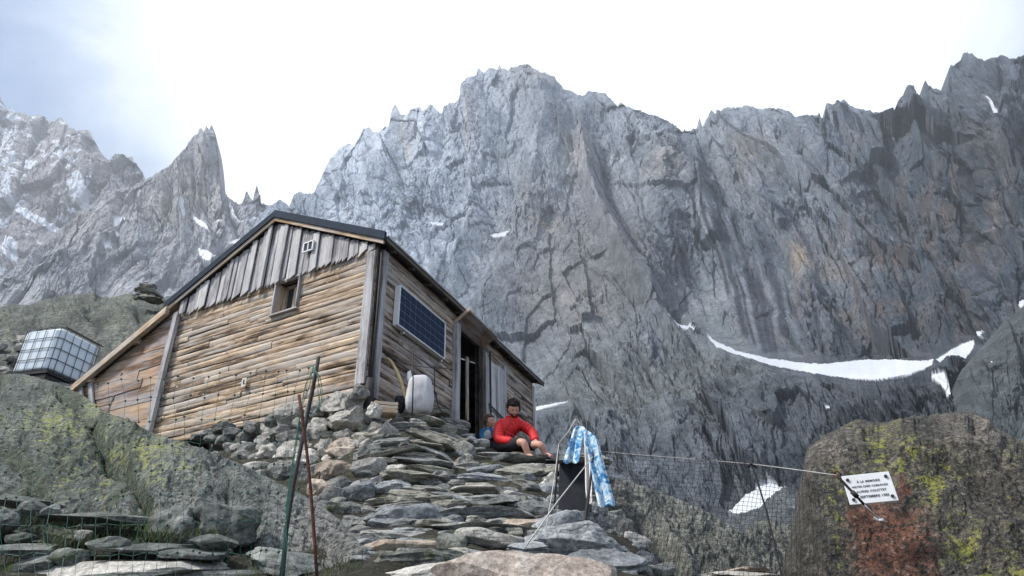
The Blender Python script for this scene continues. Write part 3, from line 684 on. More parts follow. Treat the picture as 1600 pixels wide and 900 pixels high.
# ================================================================ BUILDERS
class MB:
    """collects boards, boxes and tubes with the 'grain' attribute and links them as one mesh"""
    n = 0
    def __init__(s): s.v, s.f, s.g = [], [], []
    def add(s, V, F, G=None):
        o = len(s.v); s.v += [tuple(p) for p in V]; s.f += [tuple(i + o for i in f) for f in F]
        s.g += [tuple(p) for p in (G if G is not None else [(p[0], p[2], 0) for p in V])]
    def loft(s, rings, G, closed=True, cap=True):
        k = len(rings[0]); V = [p for r in rings for p in r]; F = []
        for i in range(len(rings) - 1):
            for j in range(k if closed else k - 1):
                a, b = i * k + j, i * k + (j + 1) % k
                F.append((a, b, b + k, a + k))
        if cap and closed: F += [tuple(range(k))[::-1], tuple((len(rings) - 1) * k + j for j in range(k))]
        s.add(V, F, G)
    def board(s, a, b, wid, thk, up=(0, 0, 1), seg=None, wob=0.0, cut=0.0):
        """a plank from a to b; wid is measured along up, thk across both; wob roughens its edges; cut slants its far end"""
        a, b, up = Vector(a), Vector(b), Vector(up)
        d = b - a; L = d.length; d.normalize(); up = (up - d * up.dot(d)).normalized(); w = d.cross(up)
        MB.n += 1; r = random.random() * 30; nb = MB.n * 1.37
        seg = seg or max(1, int(L / .25)) if wob else 1
        rings, G = [], []
        for i in range(seg + 1):
            t = i / seg; c = a + d * (L * t)
            j1, j2, j3 = [random.uniform(-wob, wob) for _ in range(3)]
            for sgu, sgw in ((-1, -1), (1, -1), (1, 1), (-1, 1)):
                G.append((L * t + r, (wid * .5 * sgu + (thk * sgw * .5)), nb))
            e = d * (cut if i == seg else 0)
            rings.append([c - up * (wid / 2 + j1) - w * thk / 2 + e, c + up * (wid / 2 + j2) - w * (thk / 2 + j3 * .4) - e, c + up * (wid / 2 + j2) + w * (thk / 2 + j3 * .4) - e, c - up * (wid / 2 + j1) + w * thk / 2 + e])
        s.loft(rings, G)
    def box(s, c, sx, sy, sz, ax=None):
        c = Vector(c); X, Y, Z = ax or (Vector((1, 0, 0)), Vector((0, 1, 0)), Vector((0, 0, 1)))
        V = [c + X * (sx / 2 * i) + Y * (sy / 2 * j) + Z * (sz / 2 * k) for k in (-1, 1) for j in (-1, 1) for i in (-1, 1)]
        s.add(V, [(0, 2, 3, 1), (4, 5, 7, 6), (0, 1, 5, 4), (2, 6, 7, 3), (0, 4, 6, 2), (1, 3, 7, 5)], [(v.x, v.z, s.n) for v in V])
    def tube(s, pts, rad_, k=8, wob=0.0):
        pts = [Vector(p) for p in pts]; rings, G = [], []
        rr = rad_ if isinstance(rad_, (list, tuple)) else [rad_] * len(pts)
        ref = Vector((0.31, 0.2, 0.93)).normalized(); L = 0
        for i, p in enumerate(pts):
            d = (pts[min(i + 1, len(pts) - 1)] - pts[max(i - 1, 0)]).normalized()
            if abs(d.dot(ref)) > .95: ref = Vector((1, 0, 0))
            u = (ref - d * ref.dot(d)).normalized(); w_ = d.cross(u)
            if i: L += (p - pts[i - 1]).length
            ring = []
            for j in range(k):
                a = 2 * math.pi * j / k; r_ = rr[i] * (1 + random.uniform(-wob, wob))
                ring.append(p + (u * math.cos(a) + w_ * math.sin(a)) * r_); G.append((L, a * rr[i], 0))
            rings.append(ring)
        s.loft(rings, G)
    def build(s, name, mat, parent=None, smooth=False, loc=None, bevel=0):
        me = bpy.data.meshes.new(name); me.from_pydata([tuple(p) for p in s.v], [], s.f)
        ca = me.attributes.new('grain', 'FLOAT_VECTOR', 'POINT'); ca.data.foreach_set('vector', np.array(s.g, np.float32).ravel())
        me.materials.append(mat)
        (me.shade_smooth if smooth else me.shade_flat)()
        o = obj(name, me, parent, loc)
        if bevel:
            m = o.modifiers.new('bevel', 'BEVEL'); m.width = bevel; m.segments = 2; m.limit_method = 'ANGLE'
        return o

# stones ---------------------------------------------------------------
_cs = {}
def cube_sphere(n):
    if n in _cs: return _cs[n]
    bm = bmesh.new(); bmesh.ops.create_cube(bm, size=2.0)
    bmesh.ops.subdivide_edges(bm, edges=bm.edges[:], cuts=n - 1, use_grid_fill=True)
    V = np.array([v.co[:] for v in bm.verts]); V = np.tan(V * math.pi / 4 * .95) / math.tan(math.pi / 4 * .95)
    F = np.array([[v.index for v in f.verts] for f in bm.faces]); bm.free()
    _cs[n] = (V, F); return _cs[n]
def stone_verts(w, d, h, seed, kind='block', res=14):
    rs = np.random.RandomState(seed)
    V, F = cube_sphere(res); p = V / np.linalg.norm(V, axis=1, keepdims=True)
    k = {'block': 5.0, 'slab': 4.0, 'round': 2.6, 'lens': 2.7}[kind]
    p = p / (np.abs(p) ** k).sum(1, keepdims=True) ** (1 / k)
    sh = rs.uniform(-.25, .25, 4)
    p[:, 0] += sh[0] * p[:, 2] * .8; p[:, 2] *= 1 + sh[1] * p[:, 0] * 1.4
    p[:, 2] += sh[2] * .5 * p[:, 0] ** 2; p[:, 1] += sh[3] * p[:, 0]
    for _ in range({'block': 20, 'slab': 18, 'round': 17, 'lens': 16}[kind]):
        nv = rs.normal(size=3)
        if kind in ('slab', 'lens'): nv[2] *= .7
        nv /= np.linalg.norm(nv)
        dd = p @ nv; lim = dd.max() * rs.uniform(*{'block': (.62, .95), 'slab': (.6, .95), 'round': (.62, .9), 'lens': (.6, .95)}[kind])
        p = p - nv * np.maximum(0, dd - lim)[:, None] * .97
    p = p * np.array([w, d, h]) / 2
    s = seed * 3.7 % 97
    sc_ = min(w, h * 2.2, .35)
    nn = p / (np.linalg.norm(p, axis=1, keepdims=True) + 1e-6)
    x, y, z = p[:, 0], p[:, 1], p[:, 2]
    am = .11 * min(h, .35)
    dis = am * 2.2 * fbm(x / sc_ * 2 + s, y / sc_ * 2, z / sc_ * 2, 4, seed % 50, .55)
    if kind in ('slab', 'lens'): dis = dis + am * 1.3 * fbm(x * 4 + s, y * 4, z / max(h, .05) * 4.5, 3, 5)
    p = p + nn * dis[:, None] * np.array([1.4, 1.4, 1.0])
    ex = p.max(0) - p.min(0)
    return p * (np.array([w, d, h]) / ex), F
CAMF = Vector(CM[2])
NSTONE = [0]
def stone(cx, cy, w, h, ang=0, kind='block', mat=None, push=0.0, y=None, dk=.8, tilt=None, label=None, cat='stone', group=None, parent=None, name='stone', res=None, seed=None):
    """a loose stone: centre (cx, cy), width and height in photo pixels, turned by ang degrees in the picture's plane"""
    NSTONE[0] += 1; seed = seed or NSTONE[0] * 13 + 5
    rs = random.Random(seed)
    Y = (y if y is not None else min(hit(cx, cy + h * .2), 9.9)) + push
    c = pt(cx, cy, Y); k = c.dot(CAMF) / FPX
    W, H = w * k * 1.16, h * k * 1.34
    Dp = dk * (W if kind in ('slab', 'lens') else (W + H) / 2)
    Dp = min(Dp, 1.1)
    res = res or (14 if w < 60 else 24 if w < 150 else 40)
    V, F = stone_verts(W, Dp, H, seed, kind, res)
    me = np_mesh(name, V, F, mat or R_GREY, True); me.set_sharp_from_angle(angle=rad(22))
    me.transform(Matrix.Translation((0, Dp * .32, 0)))
    t = tilt if tilt is not None else (rs.uniform(-2, 14) if kind in ('slab', 'lens') else rs.uniform(-12, 12))
    rot = Matrix.Rotation(rad(ang), 4, 'Y') @ Matrix.Rotation(rad(t), 4, 'X') @ Matrix.Rotation(rad(rs.uniform(-12, 12)), 4, 'Z')
    me.transform(rot)
    o = bpy.data.objects.new(name, me); link(o, parent)
    o.location = c - (Vector(parent.location) if parent else Vector((0, 0, 0)))
    if parent is None: tag(o, label, cat, group)
    elif label: o['label'] = label
    return o

# ================================================================ THE HUT
YR, YL = rad(21.5), rad(27.0)
C0 = pt(574, 610, 9.0)
Lv = Vector((-math.cos(YL), math.sin(YL), 0)); Rv = Vector((math.sin(YR), math.cos(YR), 0)); Zv = Vector((0, 0, 1))
NG = Vector((-math.sin(YL), -math.cos(YL), 0)); NR = Vector((math.cos(YR), -math.sin(YR), 0))
def G(s, z, o=0.0, t=0.0):
    p = C0 + Lv * s + NG * o + Rv * t; p.z = z; return p
def Rw(s, z, o=0.0):
    p = C0 + Rv * s + NR * o; p.z = z; return p
HUT = empty('timber_hut', (C0.x, C0.y, 3.2), 'weathered timber hut with log siding, grey gable boards and black roof edge', 'hut')
def roofz(s): return 5.80 + (7.20 - 5.80) * (s + .2) / 2.7 if s < 2.5 else 7.20 - (7.20 - 4.80) * (s - 2.5) / 5.2

PROF = [(0.0, .004), (.10, .022), (.35, .040), (.68, .044), (.90, .028), (1.0, .004)]
def siding(mb, P, s0, s1, zlo, zhi, row=.155, holes=(), bulge=1.0, gap=(1.3, 3.6), seg=.13, flat=False):
    z = zlo
    while z < zhi(0) if callable(zhi) else z < zhi:
        h = row * random.uniform(.62, 1.35); s = s0 - random.uniform(0, 1.2)
        while s < s1:
            L = random.uniform(*gap); a, b = max(s, s0), min(s + L, s1); s += L + .004
            if b - a < .05: continue
            spans = [(a, b)]
            for (h0, h1, g0, g1) in holes:
                if z + h * .5 > g0 and z + h * .5 < g1:
                    ns = []
                    for (p, q_) in spans:
                        if q_ <= h0 or p >= h1: ns.append((p, q_)); continue
                        if p < h0: ns.append((p, h0))
                        if q_ > h1: ns.append((h1, q_))
                    spans = ns
            for (p, q_) in spans:
                if q_ - p < .02: continue
                MB.n += 1; off = random.uniform(0, .026); r = random.random() * 40; nb = MB.n * 1.37
                nseg = max(2, int((q_ - p) / seg)); rings, GG = [], []
                tw = random.uniform(-.012, .012); ph = random.random() * 9
                for i in range(nseg + 1):
                    t = p + (q_ - p) * i / nseg
                    wv = .008 * math.sin(t * 2.3 + ph) + random.uniform(-.004, .004); wl = .007 * math.sin(t * 3.1 + ph * 2) + random.uniform(-.004, .004)
                    ring = []
                    for (u, o) in PROF:
                        zz = z + wl + (h + wv - wl) * u + tw * (i / nseg)
                        if callable(zhi): zz = min(zz, zhi(t))
                        oo = off + (.012 if flat else o * bulge * (1 + .15 * math.sin(t * 5 + ph)))
                        ring.append(P(t, zz, oo)); GG.append((t + r, zz - z, nb))
                    rings.append(ring)
                k = len(PROF); V = [x for rr in rings for x in rr]; F = []
                for i in range(nseg):
                    for j in range(k - 1):
                        aa = i * k + j; F.append((aa, aa + 1, aa + k + 1, aa + k))
                # close the ends back to the wall
                mb.add(V, F, GG)
                for e in (0, nseg):
                    VV = list(rings[e]) + [P(p if e == 0 else q_, z, -.03), P(p if e == 0 else q_, z + h, -.03)]
                    mb.add(VV, [(6, 0, 1, 2, 3, 4, 5, 7)], [(r, 0, nb)] * 8)
        z += h * .985

# gable wall of half-round logs
win = (1.68, 2.28, 5.13, 5.77)
mb = MB(); siding(mb, lambda s, z, o: G(s, z, o), 0.02, 4.86, 3.20, 5.83, row=.118, holes=[win], bulge=.34, gap=(.9, 4.2))
gw = mb.build('gable_wall', W_LOG, HUT, True)
mb = MB()
def wall_panel(mb, P, s0, s1, z0, zt, o, holes, n=60):
    """solid wall behind the siding, with openings left out"""
    ss = sorted(set([s0, s1] + [x for h in holes for x in h[:2]] + list(np.linspace(s0, s1, n))))
    for a, b in zip(ss[:-1], ss[1:]):
        m = (a + b) / 2; zs = [z0, None]
        cut = [(h[2], h[3]) for h in holes if h[0] < m < h[1]]
        spans = [(z0, None)]
        if cut: spans = [(z0, cut[0][0]), (cut[0][1], None)]
        for lo, hi in spans:
            ha, hb = (zt(a), zt(b)) if hi is None else (hi, hi)
            V = [P(a, lo, o), P(b, lo, o), P(b, hb, o), P(a, ha, o), P(a, lo, o - .08), P(b, lo, o - .08), P(b, hb, o - .08), P(a, ha, o - .08)]
            mb.add(V, [(0, 1, 2, 3), (7, 6, 5, 4), (0, 4, 5, 1), (3, 2, 6, 7)])
wall_panel(mb, lambda s, z, o: G(s, z, o), 0.0, 7.6, 3.2, lambda s: roofz(s) - .02, -.002, [win])
wall_panel(mb, lambda s, z, o: Rw(s, z, o), 0.09, 7.2, 3.1, lambda s: 5.80, -.002, [(2.84, 3.92, 3.1, 5.62), (4.98, 5.0, 3, 3.01)])
far = 7.2
for a, b in ((0.0, 2.5), (2.5, 7.6)):
    V = [G(a, 3.2, 0, far), G(b, 3.2, 0, far), G(b, roofz(b) - .02, 0, far), G(a, roofz(a) - .02, 0, far)]
    mb.add(V, [(0, 1, 2, 3)])
mb.add([G(7.6, 3.4, 0, 0), G(7.6, 3.4, 0, far), G(7.6, 4.84, 0, far), G(7.6, 4.84, 0, 0)], [(0, 1, 2, 3)])
mb.add([G(0.1, 3.15, -.1, 0), G(7.5, 3.15, -.1, 0), G(7.5, 3.15, 0, far), G(0.1, 3.15, 0, far)], [(0, 1, 2, 3)])
mb.build('wall_backing', W_DARK, HUT)
# the side wall towards the steps
mb = MB(); holes = [(2.66, 4.12, 3.0, 5.68), (4.2, 5.14, 3.0, 5.45)]
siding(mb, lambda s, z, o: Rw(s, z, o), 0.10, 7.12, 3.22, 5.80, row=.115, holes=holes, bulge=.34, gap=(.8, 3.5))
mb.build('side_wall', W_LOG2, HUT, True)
# lean-to wall: flat boards
mb = MB(); siding(mb, lambda s, z, o: G(s, z, o + .004), 4.95, 7.58, 3.25, lambda s: roofz(s if s else 4.95) - .1, row=.17, bulge=.5, gap=(1.5, 2.8), flat=True)
lt = mb.build('lean_to_wall', W_LEAN, HUT, False)
mb = MB(); mb.board(G(6.28, 4.9, .02), G(6.42, 3.6, .02), .05, .03, up=Lv, wob=.004); mb.build('batten', W_DARK, lt)

# grey vertical boards in the gable
mb = MB(); s = 4.84
while s > .03:
    w_ = random.choice((.065, .09, .11, .13, .15)); a = max(s - w_, .02); m_ = (a + s) / 2
    zt = min(roofz(a), roofz(s)) - .03; zb = 5.79 + random.uniform(-.025, .015)
    if zt - zb > .04:
        o = random.choice((.055, .075, .095))
        mb.board(G(m_, zt, o), G(m_ + random.uniform(-.012, .012), zb, o), (s - a) - .006, .022, up=-Lv, wob=.003, cut=.035)
    s = a
for sx in (2.62, 2.18):
    mb.board(G(sx, roofz(sx) - .03, .118), G(sx + .02, 5.74, .118), .085, .022, up=-Lv, wob=.003, cut=.03)
gb = mb.build('gable_boards', W_GREY, HUT)
# little window in the boards
f = MB(); cx, cz = 1.52, 6.28
for dx, dz, ww, hh in ((0, .095, .24, .022), (0, -.095, .24, .022), (.11, 0, .022, .21), (-.11, 0, .022, .21), (0, 0, .018, .2)):
    f.box(G(cx + dx, cz + dz, .135), ww, .03, hh, (Lv, NG, Zv))
wn = f.build('window', M_WHITE, HUT)
wn['label'] = 'small white two-pane window in the gable boards'
M_PANE, _nt, _b = new_mat('dark_glass', .15, .5); _b.inputs['Base Color'].default_value = (.03, .04, .05, 1)
p = MB(); p.box(G(cx, cz, .125), .22, .01, .19, (Lv, NG, Zv)); p.build('pane', M_PANE, wn)
# recessed window with grey jambs
f = MB()
zc, hh = (win[2] + win[3]) / 2, win[3] - win[2]
f.board(G(2.26, 5.12, .02), G(2.26, 5.80, .02), .12, .03, up=NG, wob=.002)
f.board(G(1.69, 5.12, .02), G(1.69, 5.80, .02), .12, .03, up=NG, wob=.002)
f.board(G(2.28, 5.79, .01), G(1.68, 5.79, .01), .12, .03, up=NG)
f.board(G(2.30, 5.125, .02), G(1.65, 5.125, .02), .14, .025, up=NG)
fw = f.build('window', W_GREY, HUT); fw['label'] = 'recessed window with grey jambs below the gable boards'
f = MB()
for a, b in (((2.22, 5.15), (2.22, 5.76)), ((1.73, 5.15), (1.73, 5.76)), ((2.22, 5.17), (1.73, 5.17)), ((2.22, 5.75), (1.73, 5.75)), ((1.98, 5.15), (1.98, 5.76))):
    f.board(G(a[0], a[1], -.16), G(b[0], b[1], -.16), .055, .05, up=(Lv if a[0] == b[0] else Zv))
f.build('frame', W_TAN, fw)
f = MB(); f.box(G(2.0, 5.45, -.19), .55, .01, .6, (Lv, NG, Zv)); f.build('pane', M_PANE, fw)
for s_ in (2.24, 1.71):
    f = MB(); f.board(G(s_, 5.13, -.07), G(s_, 5.77, -.07), .16, .01, up=NG); f.build('reveal', W_TAN, fw)
# corner and wall posts
f = MB(); f.board(G(.085, 3.42, .085), G(.085, 5.74, .085), .17, .04, up=Lv, wob=.004); f.build('corner_post', W_GREY, HUT)
f = MB(); f.board(Rw(.085, 3.22, .075), Rw(.085, 5.78, .075), .13, .04, up=Rv, wob=.004); f.build('corner_post', W_GREY, HUT)
f = MB(); f.tube([Rw(-.03, 5.76, .075), Rw(-.03, 4.4, .08), Rw(-.035, 3.0, .06)], .022, 8); f.tube([Rw(-.02, 3.5, .05), Rw(-.03, 3.2, .05), Rw(-.02, 2.95, .05)], [.06, .085, .09], 8, .15); f.build('corner_gap_strip', M_IRON, HUT, True)  # black tube standing in for the dark gap between corner boards; rotten log below
f = MB(); f.board(G(4.88, 5.84, .10), G(4.86, 4.6, .11), .125, .07, up=Lv, wob=.005); f.board(G(4.86, 4.6, .11), G(4.84, 3.35, .10), .125, .07, up=Lv, wob=.005); f.build('wall_post', W_GREY, HUT)
f = MB(); f.board(Rw(7.12, 3.6, .05), Rw(7.12, 5.74, .05), .10, .05, up=Rv); f.build('end_post', simple_mat('pale_post', (.52, .51, .50), .8, 0, .15, 9), HUT)
f = MB(); f.box(G(2.62, 3.96, .075), .10, .012, .15, (Lv, NG, Zv)); wp = f.build('number_plate', simple_mat('dull_white_plate', (.62, .60, .56), .6), HUT)
f = MB(); f.box(G(2.62, 3.97, .083), .03, .006, .07, (Lv, NG, Zv)); f.box(G(2.60, 3.925, .083), .04, .006, .012, (Lv, NG, Zv)); f.build('mark', M_IRON, wp)

# roof: tan barge board, black edge, two slopes of dark metal
def prism(mb, prof, o0, length, prof2=None):
    A = [G(s, z, o0) for s, z in prof]; B = [p + Rv * length for p in A]; k = len(prof)
    mb.add(A + B, [tuple(range(k))[::-1], tuple(range(k, 2 * k))] + [(i, (i + 1) % k, (i + 1) % k + k, i + k) for i in range(k)])
OV = .16
mb = MB()
prism(mb, [(-.21, 5.85), (2.5, 7.285), (2.5, 7.36), (-.24, 5.91)], OV - .04, 7.6)
prism(mb, [(2.5, 7.285), (7.62, 4.93), (7.65, 5.0), (2.5, 7.36)], OV - .04, 7.85)
rf = mb.build('roof', simple_mat('weathered_roof', (.085, .075, .07), .75, 0, .35, 6, .4), HUT)
rf.data.transform(Matrix.Translation((0, 0, 0)))
def barge(s0, z0, s1, z1, dz0, dz1, o, th):
    return [G(s0, z0 + dz0, o), G(s1, z1 + dz0, o), G(s1, z1 + dz1, o), G(s0, z0 + dz1, o)], th
def strip(mb, pts, o, th, dz0, dz1):
    for (s0, z0), (s1, z1) in zip(pts[:-1], pts[1:]):
        L = ((s1 - s0) ** 2 + (z1 - z0) ** 2) ** .5; MB.n += 1; nb = MB.n * 1.37
        V = [G(s0, z0 + dz0, o), G(s1, z1 + dz0, o), G(s1, z1 + dz1, o), G(s0, z0 + dz1, o), G(s0, z0 + dz0, o - th), G(s1, z1 + dz0, o - th), G(s1, z1 + dz1, o - th), G(s0, z0 + dz1, o - th)]
        mb.add(V, [(0, 1, 2, 3), (7, 6, 5, 4), (0, 4, 5, 1), (3, 2, 6, 7), (0, 3, 7, 4), (1, 5, 6, 2)], [(0, 0, nb), (L, 0, nb), (L, .07, nb), (0, .07, nb)] * 2)
RL = [(-.20, 5.80), (2.5, 7.20), (5.22, 7.20 - 2.72 * 2.4 / 5.2)]
mb = MB(); strip(mb, RL, OV, .03, -.03, .05); mb.build('barge_board', W_TAN, rf)
mb = MB(); strip(mb, [(-.24, 5.78), (2.5, 7.20), (5.24, 7.20 - 2.74 * 2.4 / 5.2)], OV + .03, .06, .05, .205); mb.build('roof_flashing', M_BLACKMETAL, rf)
# lean-to rafter with its two lookouts and soffit
LR = [(5.12, roofz(5.12)), (7.64, roofz(7.64))]
mb = MB(); strip(mb, LR, .20, .09, -.13, .03); mb.build('lean_to_rafter', W_TAN, rf)
mb = MB(); prism(mb, [(4.95, roofz(4.95) + .0), (7.70, roofz(7.70) + .0), (7.70, roofz(7.70) + .035), (4.95, roofz(4.95) + .035)], .17, .25); mb.build('soffit', W_LEAN, rf)
for s_ in (5.98, 7.22):
    mb = MB(); mb.board(G(s_, roofz(s_) - .10, .14), G(s_, roofz(s_) - .10, -.05), .11, .12, up=Zv); mb.build('lookout', W_TAN, rf)
for s_, e in ((7.60, .14), (7.42, .12), (7.22, .08)):
    mb = MB(); mb.board(G(s_ - .02, roofz(s_) - .16, e), G(s_ - .36, roofz(s_) - .74, e), .10, .035, up=Lv, wob=.004); mb.build('prop', W_GREY, HUT)
# eave over the side wall
mb = MB(); mb.board(Rw(-.12, 5.885, .205), Rw(7.5, 5.885, .205), .09, .03, up=Zv, wob=.004); mb.build('eave_board', W_DARK, rf)
mb = MB(); mb.board(Rw(-.12, 5.935, .23), Rw(7.52, 5.935, .23), .03, .02, up=Zv, wob=.005); mb.build('drip_edge', W_GREY, rf)
for i in range(12):
    mb = MB(); mb.board(Rw(.2 + i * .63, 5.84, .19), Rw(.2 + i * .63, 5.90, -.02), .07, .06, up=Zv); mb.build('rafter_end', W_DARK, rf)
# canopy over the door
mb = MB()
V = [Rw(2.72, 5.60, .02), Rw(4.05, 5.60, .02), Rw(4.12, 5.82, .36), Rw(2.70, 5.82, .36)]
V2 = [p + Vector((0, 0, .035)) for p in V]
mb.add(V + V2, [(0, 1, 2, 3), (7, 6, 5, 4), (0, 4, 5, 1), (1, 5, 6, 2), (2, 6, 7, 3), (3, 7, 4, 0)], [(0, 0, 1), (1.4, 0, 1), (1.4, .5, 1), (0, .5, 1)] * 2)
cn_ = mb.build('canopy', W_LEAN, HUT)
mb = MB(); mb.board(Rw(2.69, 5.615, .02), Rw(2.67, 5.84, .39), .06, .03, up=Zv); mb.build('canopy_edge', W_TAN, cn_)
# doorway: posts, dark plank door standing inside, grey shutter door beside it
f = MB(); f.board(Rw(2.74, 3.35, .07), Rw(2.74, 5.62, .07), .17, .09, up=Rv, wob=.006); f.build('door_post', W_GREY, HUT)
f = MB(); f.board(Rw(3.98, 3.3, .05), Rw(3.98, 5.55, .05), .14, .09, up=Rv, wob=.005); f.build('door_post', W_DARK, HUT)
f = MB(); f.board(Rw(4.12, 3.3, .07), Rw(4.12, 5.50, .07), .09, .06, up=Rv, wob=.004); f.build('door_post', W_GREY, HUT)
f = MB()
for i in range(7):
    s_ = 2.90 + i * .145; f.board(Rw(s_, 3.3, -.35 - i * .02), Rw(s_, 5.6, -.35 - i * .02), .14, .03, up=Rv, wob=.003)
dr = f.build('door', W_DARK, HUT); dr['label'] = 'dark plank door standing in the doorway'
f = MB(); f.board(Rw(3.62, 3.9, -.12), Rw(3.60, 5.25, -.12), .10, .03, up=Rv, wob=.002); f.build('batten', W_LOG2, dr)
f = MB(); f.board(Rw(2.95, 4.6, -.2), Rw(3.55, 3.6, -.2), .06, .03, up=Zv); f.build('brace', W_DARK, dr)
f = MB()
for i in range(7):
    s_ = 4.27 + i * .138; f.board(Rw(s_, 3.35, .07 + .008 * (i % 2)), Rw(s_, 5.40 + .012 * i, .07 + .008 * (i % 2)), .133, .022, up=Rv, wob=.002)
sh = f.build('shutter', W_GREY, HUT); sh['label'] = 'grey plank door closed beside the doorway'
f = MB(); f.board(Rw(4.2, 4.38, .105), Rw(5.15, 4.26, .105), .035, .012, up=Zv); f.board(Rw(4.2, 4.30, .105), Rw(5.15, 4.20, .105), .012, .012, up=Zv); f.build('strap', M_IRON, sh)
f = MB(); f.board(Rw(5.2, 4.3, .06), Rw(5.2, 5.60, .06), .10, .03, up=Rv); f.board(Rw(5.13, 3.4, .10), Rw(5.13, 4.35, .10), .05, .03, up=Rv); f.build('jamb', W_GREY, HUT)
f = MB(); f.tube([Rw(4.2, 3.3, .14), Rw(4.2, 5.55, .14)], .022, 8); f.build('pole', M_IRON, HUT, True)
# solar panel
sp = empty('solar_panel', Rw(1.42, 4.97, .12), 'dark blue solar panel in a white frame fixed to the hut side wall', 'solar panel')
f = MB(); a0, a1, z0, z1 = .50, 2.13, 4.61, 5.34; o1 = .14
for (sa, za), (sb, zb) in (((a0, z0), (a1, z0)), ((a0, z1), (a1, z1))): f.board(Rw(sa, za, o1 - .05), Rw(sb, zb, o1 - .05), .02, .10, up=Zv)
for (sa, za), (sb, zb) in (((a0, z0), (a0, z1)), ((a1, z0), (a1, z1))): f.board(Rw(sa, za, o1 - .05), Rw(sb, zb, o1 - .05), .02, .105, up=Rv)
f.build('frame', M_WHITE, sp)
f = MB(); f.box(Rw((a0 + a1) / 2, (z0 + z1) / 2, o1 - .02), a1 - a0, .01, z1 - z0, (Rv, NR, Zv)); f.build('backsheet', simple_mat('panel_backsheet', (.30, .40, .52), .4), sp)
M_CELL, _nt, _b = new_mat('solar_cell', .35, .12); _b.inputs['Base Color'].default_value = (.010, .022, .055, 1)
f = MB(); nx_, nz_ = 9, 5; cw, ch = (a1 - a0 - .03) / nx_, (z1 - z0 - .03) / nz_
for i in range(nx_):
    for j in range(nz_): f.box(Rw(a0 + .015 + cw * (i + .5), z0 + .015 + ch * (j + .5), o1 - .011), cw - .013, .004, ch - .013, (Rv, NR, Zv))
f.build('solar_cells', M_CELL, sp)
for s_ in (.75, 2.1):
    f = MB(); f.board(Rw(s_, 4.55, .07), Rw(s_, 5.4, .07), .05, .06, up=Rv); f.build('bracket', M_ALU, sp)

# ================================================================ BIG ROCKS
def plane_depth(p3):
    """distance of the plane through three (px, py, y) points, for every line of sight"""
    a, b, c = [np.array(pt(*q)) for q in p3]; nrm = np.cross(b - a, c - a); k = nrm @ a
    def f(X, Y):
        den = rays(X, Y) @ nrm
        den = np.where(np.abs(den) < 1e-6, 1e-6, den)
        return k / den
    return f
def smoothrock(X, Y, seed, sizes, lean, stretch, rid=0):
    wx = 9 * fbm(X / 60, Y / 60, 3.1, 3, seed); wy = 9 * fbm(X / 60, Y / 60, 9.7, 3, seed + 1)
    A, L = rot2(X + wx, Y + wy, lean, stretch); d = 0; crack = 0
    for size, am, gr in sizes:
        f1, f2, du, dv, r1, r2, r3_ = cells(A / size, L / size, seed + int(size * 3))
        e = sstep(0, .25, f2 - f1)
        d = d + am * (r1 * .6 + 2.0 * r2 * du + 1.3 * r3_ * dv) * e - gr * np.exp(-(f2 - f1) / .06); crack = crack + gr * np.exp(-(f2 - f1) / .06)
    return d, crack
def big_rock(name, x0, x1, nx, top, bot, ny, depth, disp, mat, label, cat, taper=.03, back=(5, .5, .8), jg=(1.5, 5), kind=None, loc=None):
    P2, C2, *_ = relief(x0, x1, nx, jag(top, jg[1], jg[0]), bot, ny, depth, disp, taper=taper, back=back)
    nyy = P2.shape[0]
    me = np_mesh(name, P2.reshape(-1, 3), grid_faces(nx, nyy), mat, True, C2.reshape(-1, 4))
    c = P2.reshape(-1, 3).mean(0)
    o = obj(name, me, loc=c)
    tag(o, label, cat, kind=kind)
    return o
def round_off(T, D, r, k=.06):
    """the face bends back near its crest"""
    return D + r * (1 - np.clip(T / k, 0, 1)) ** 2

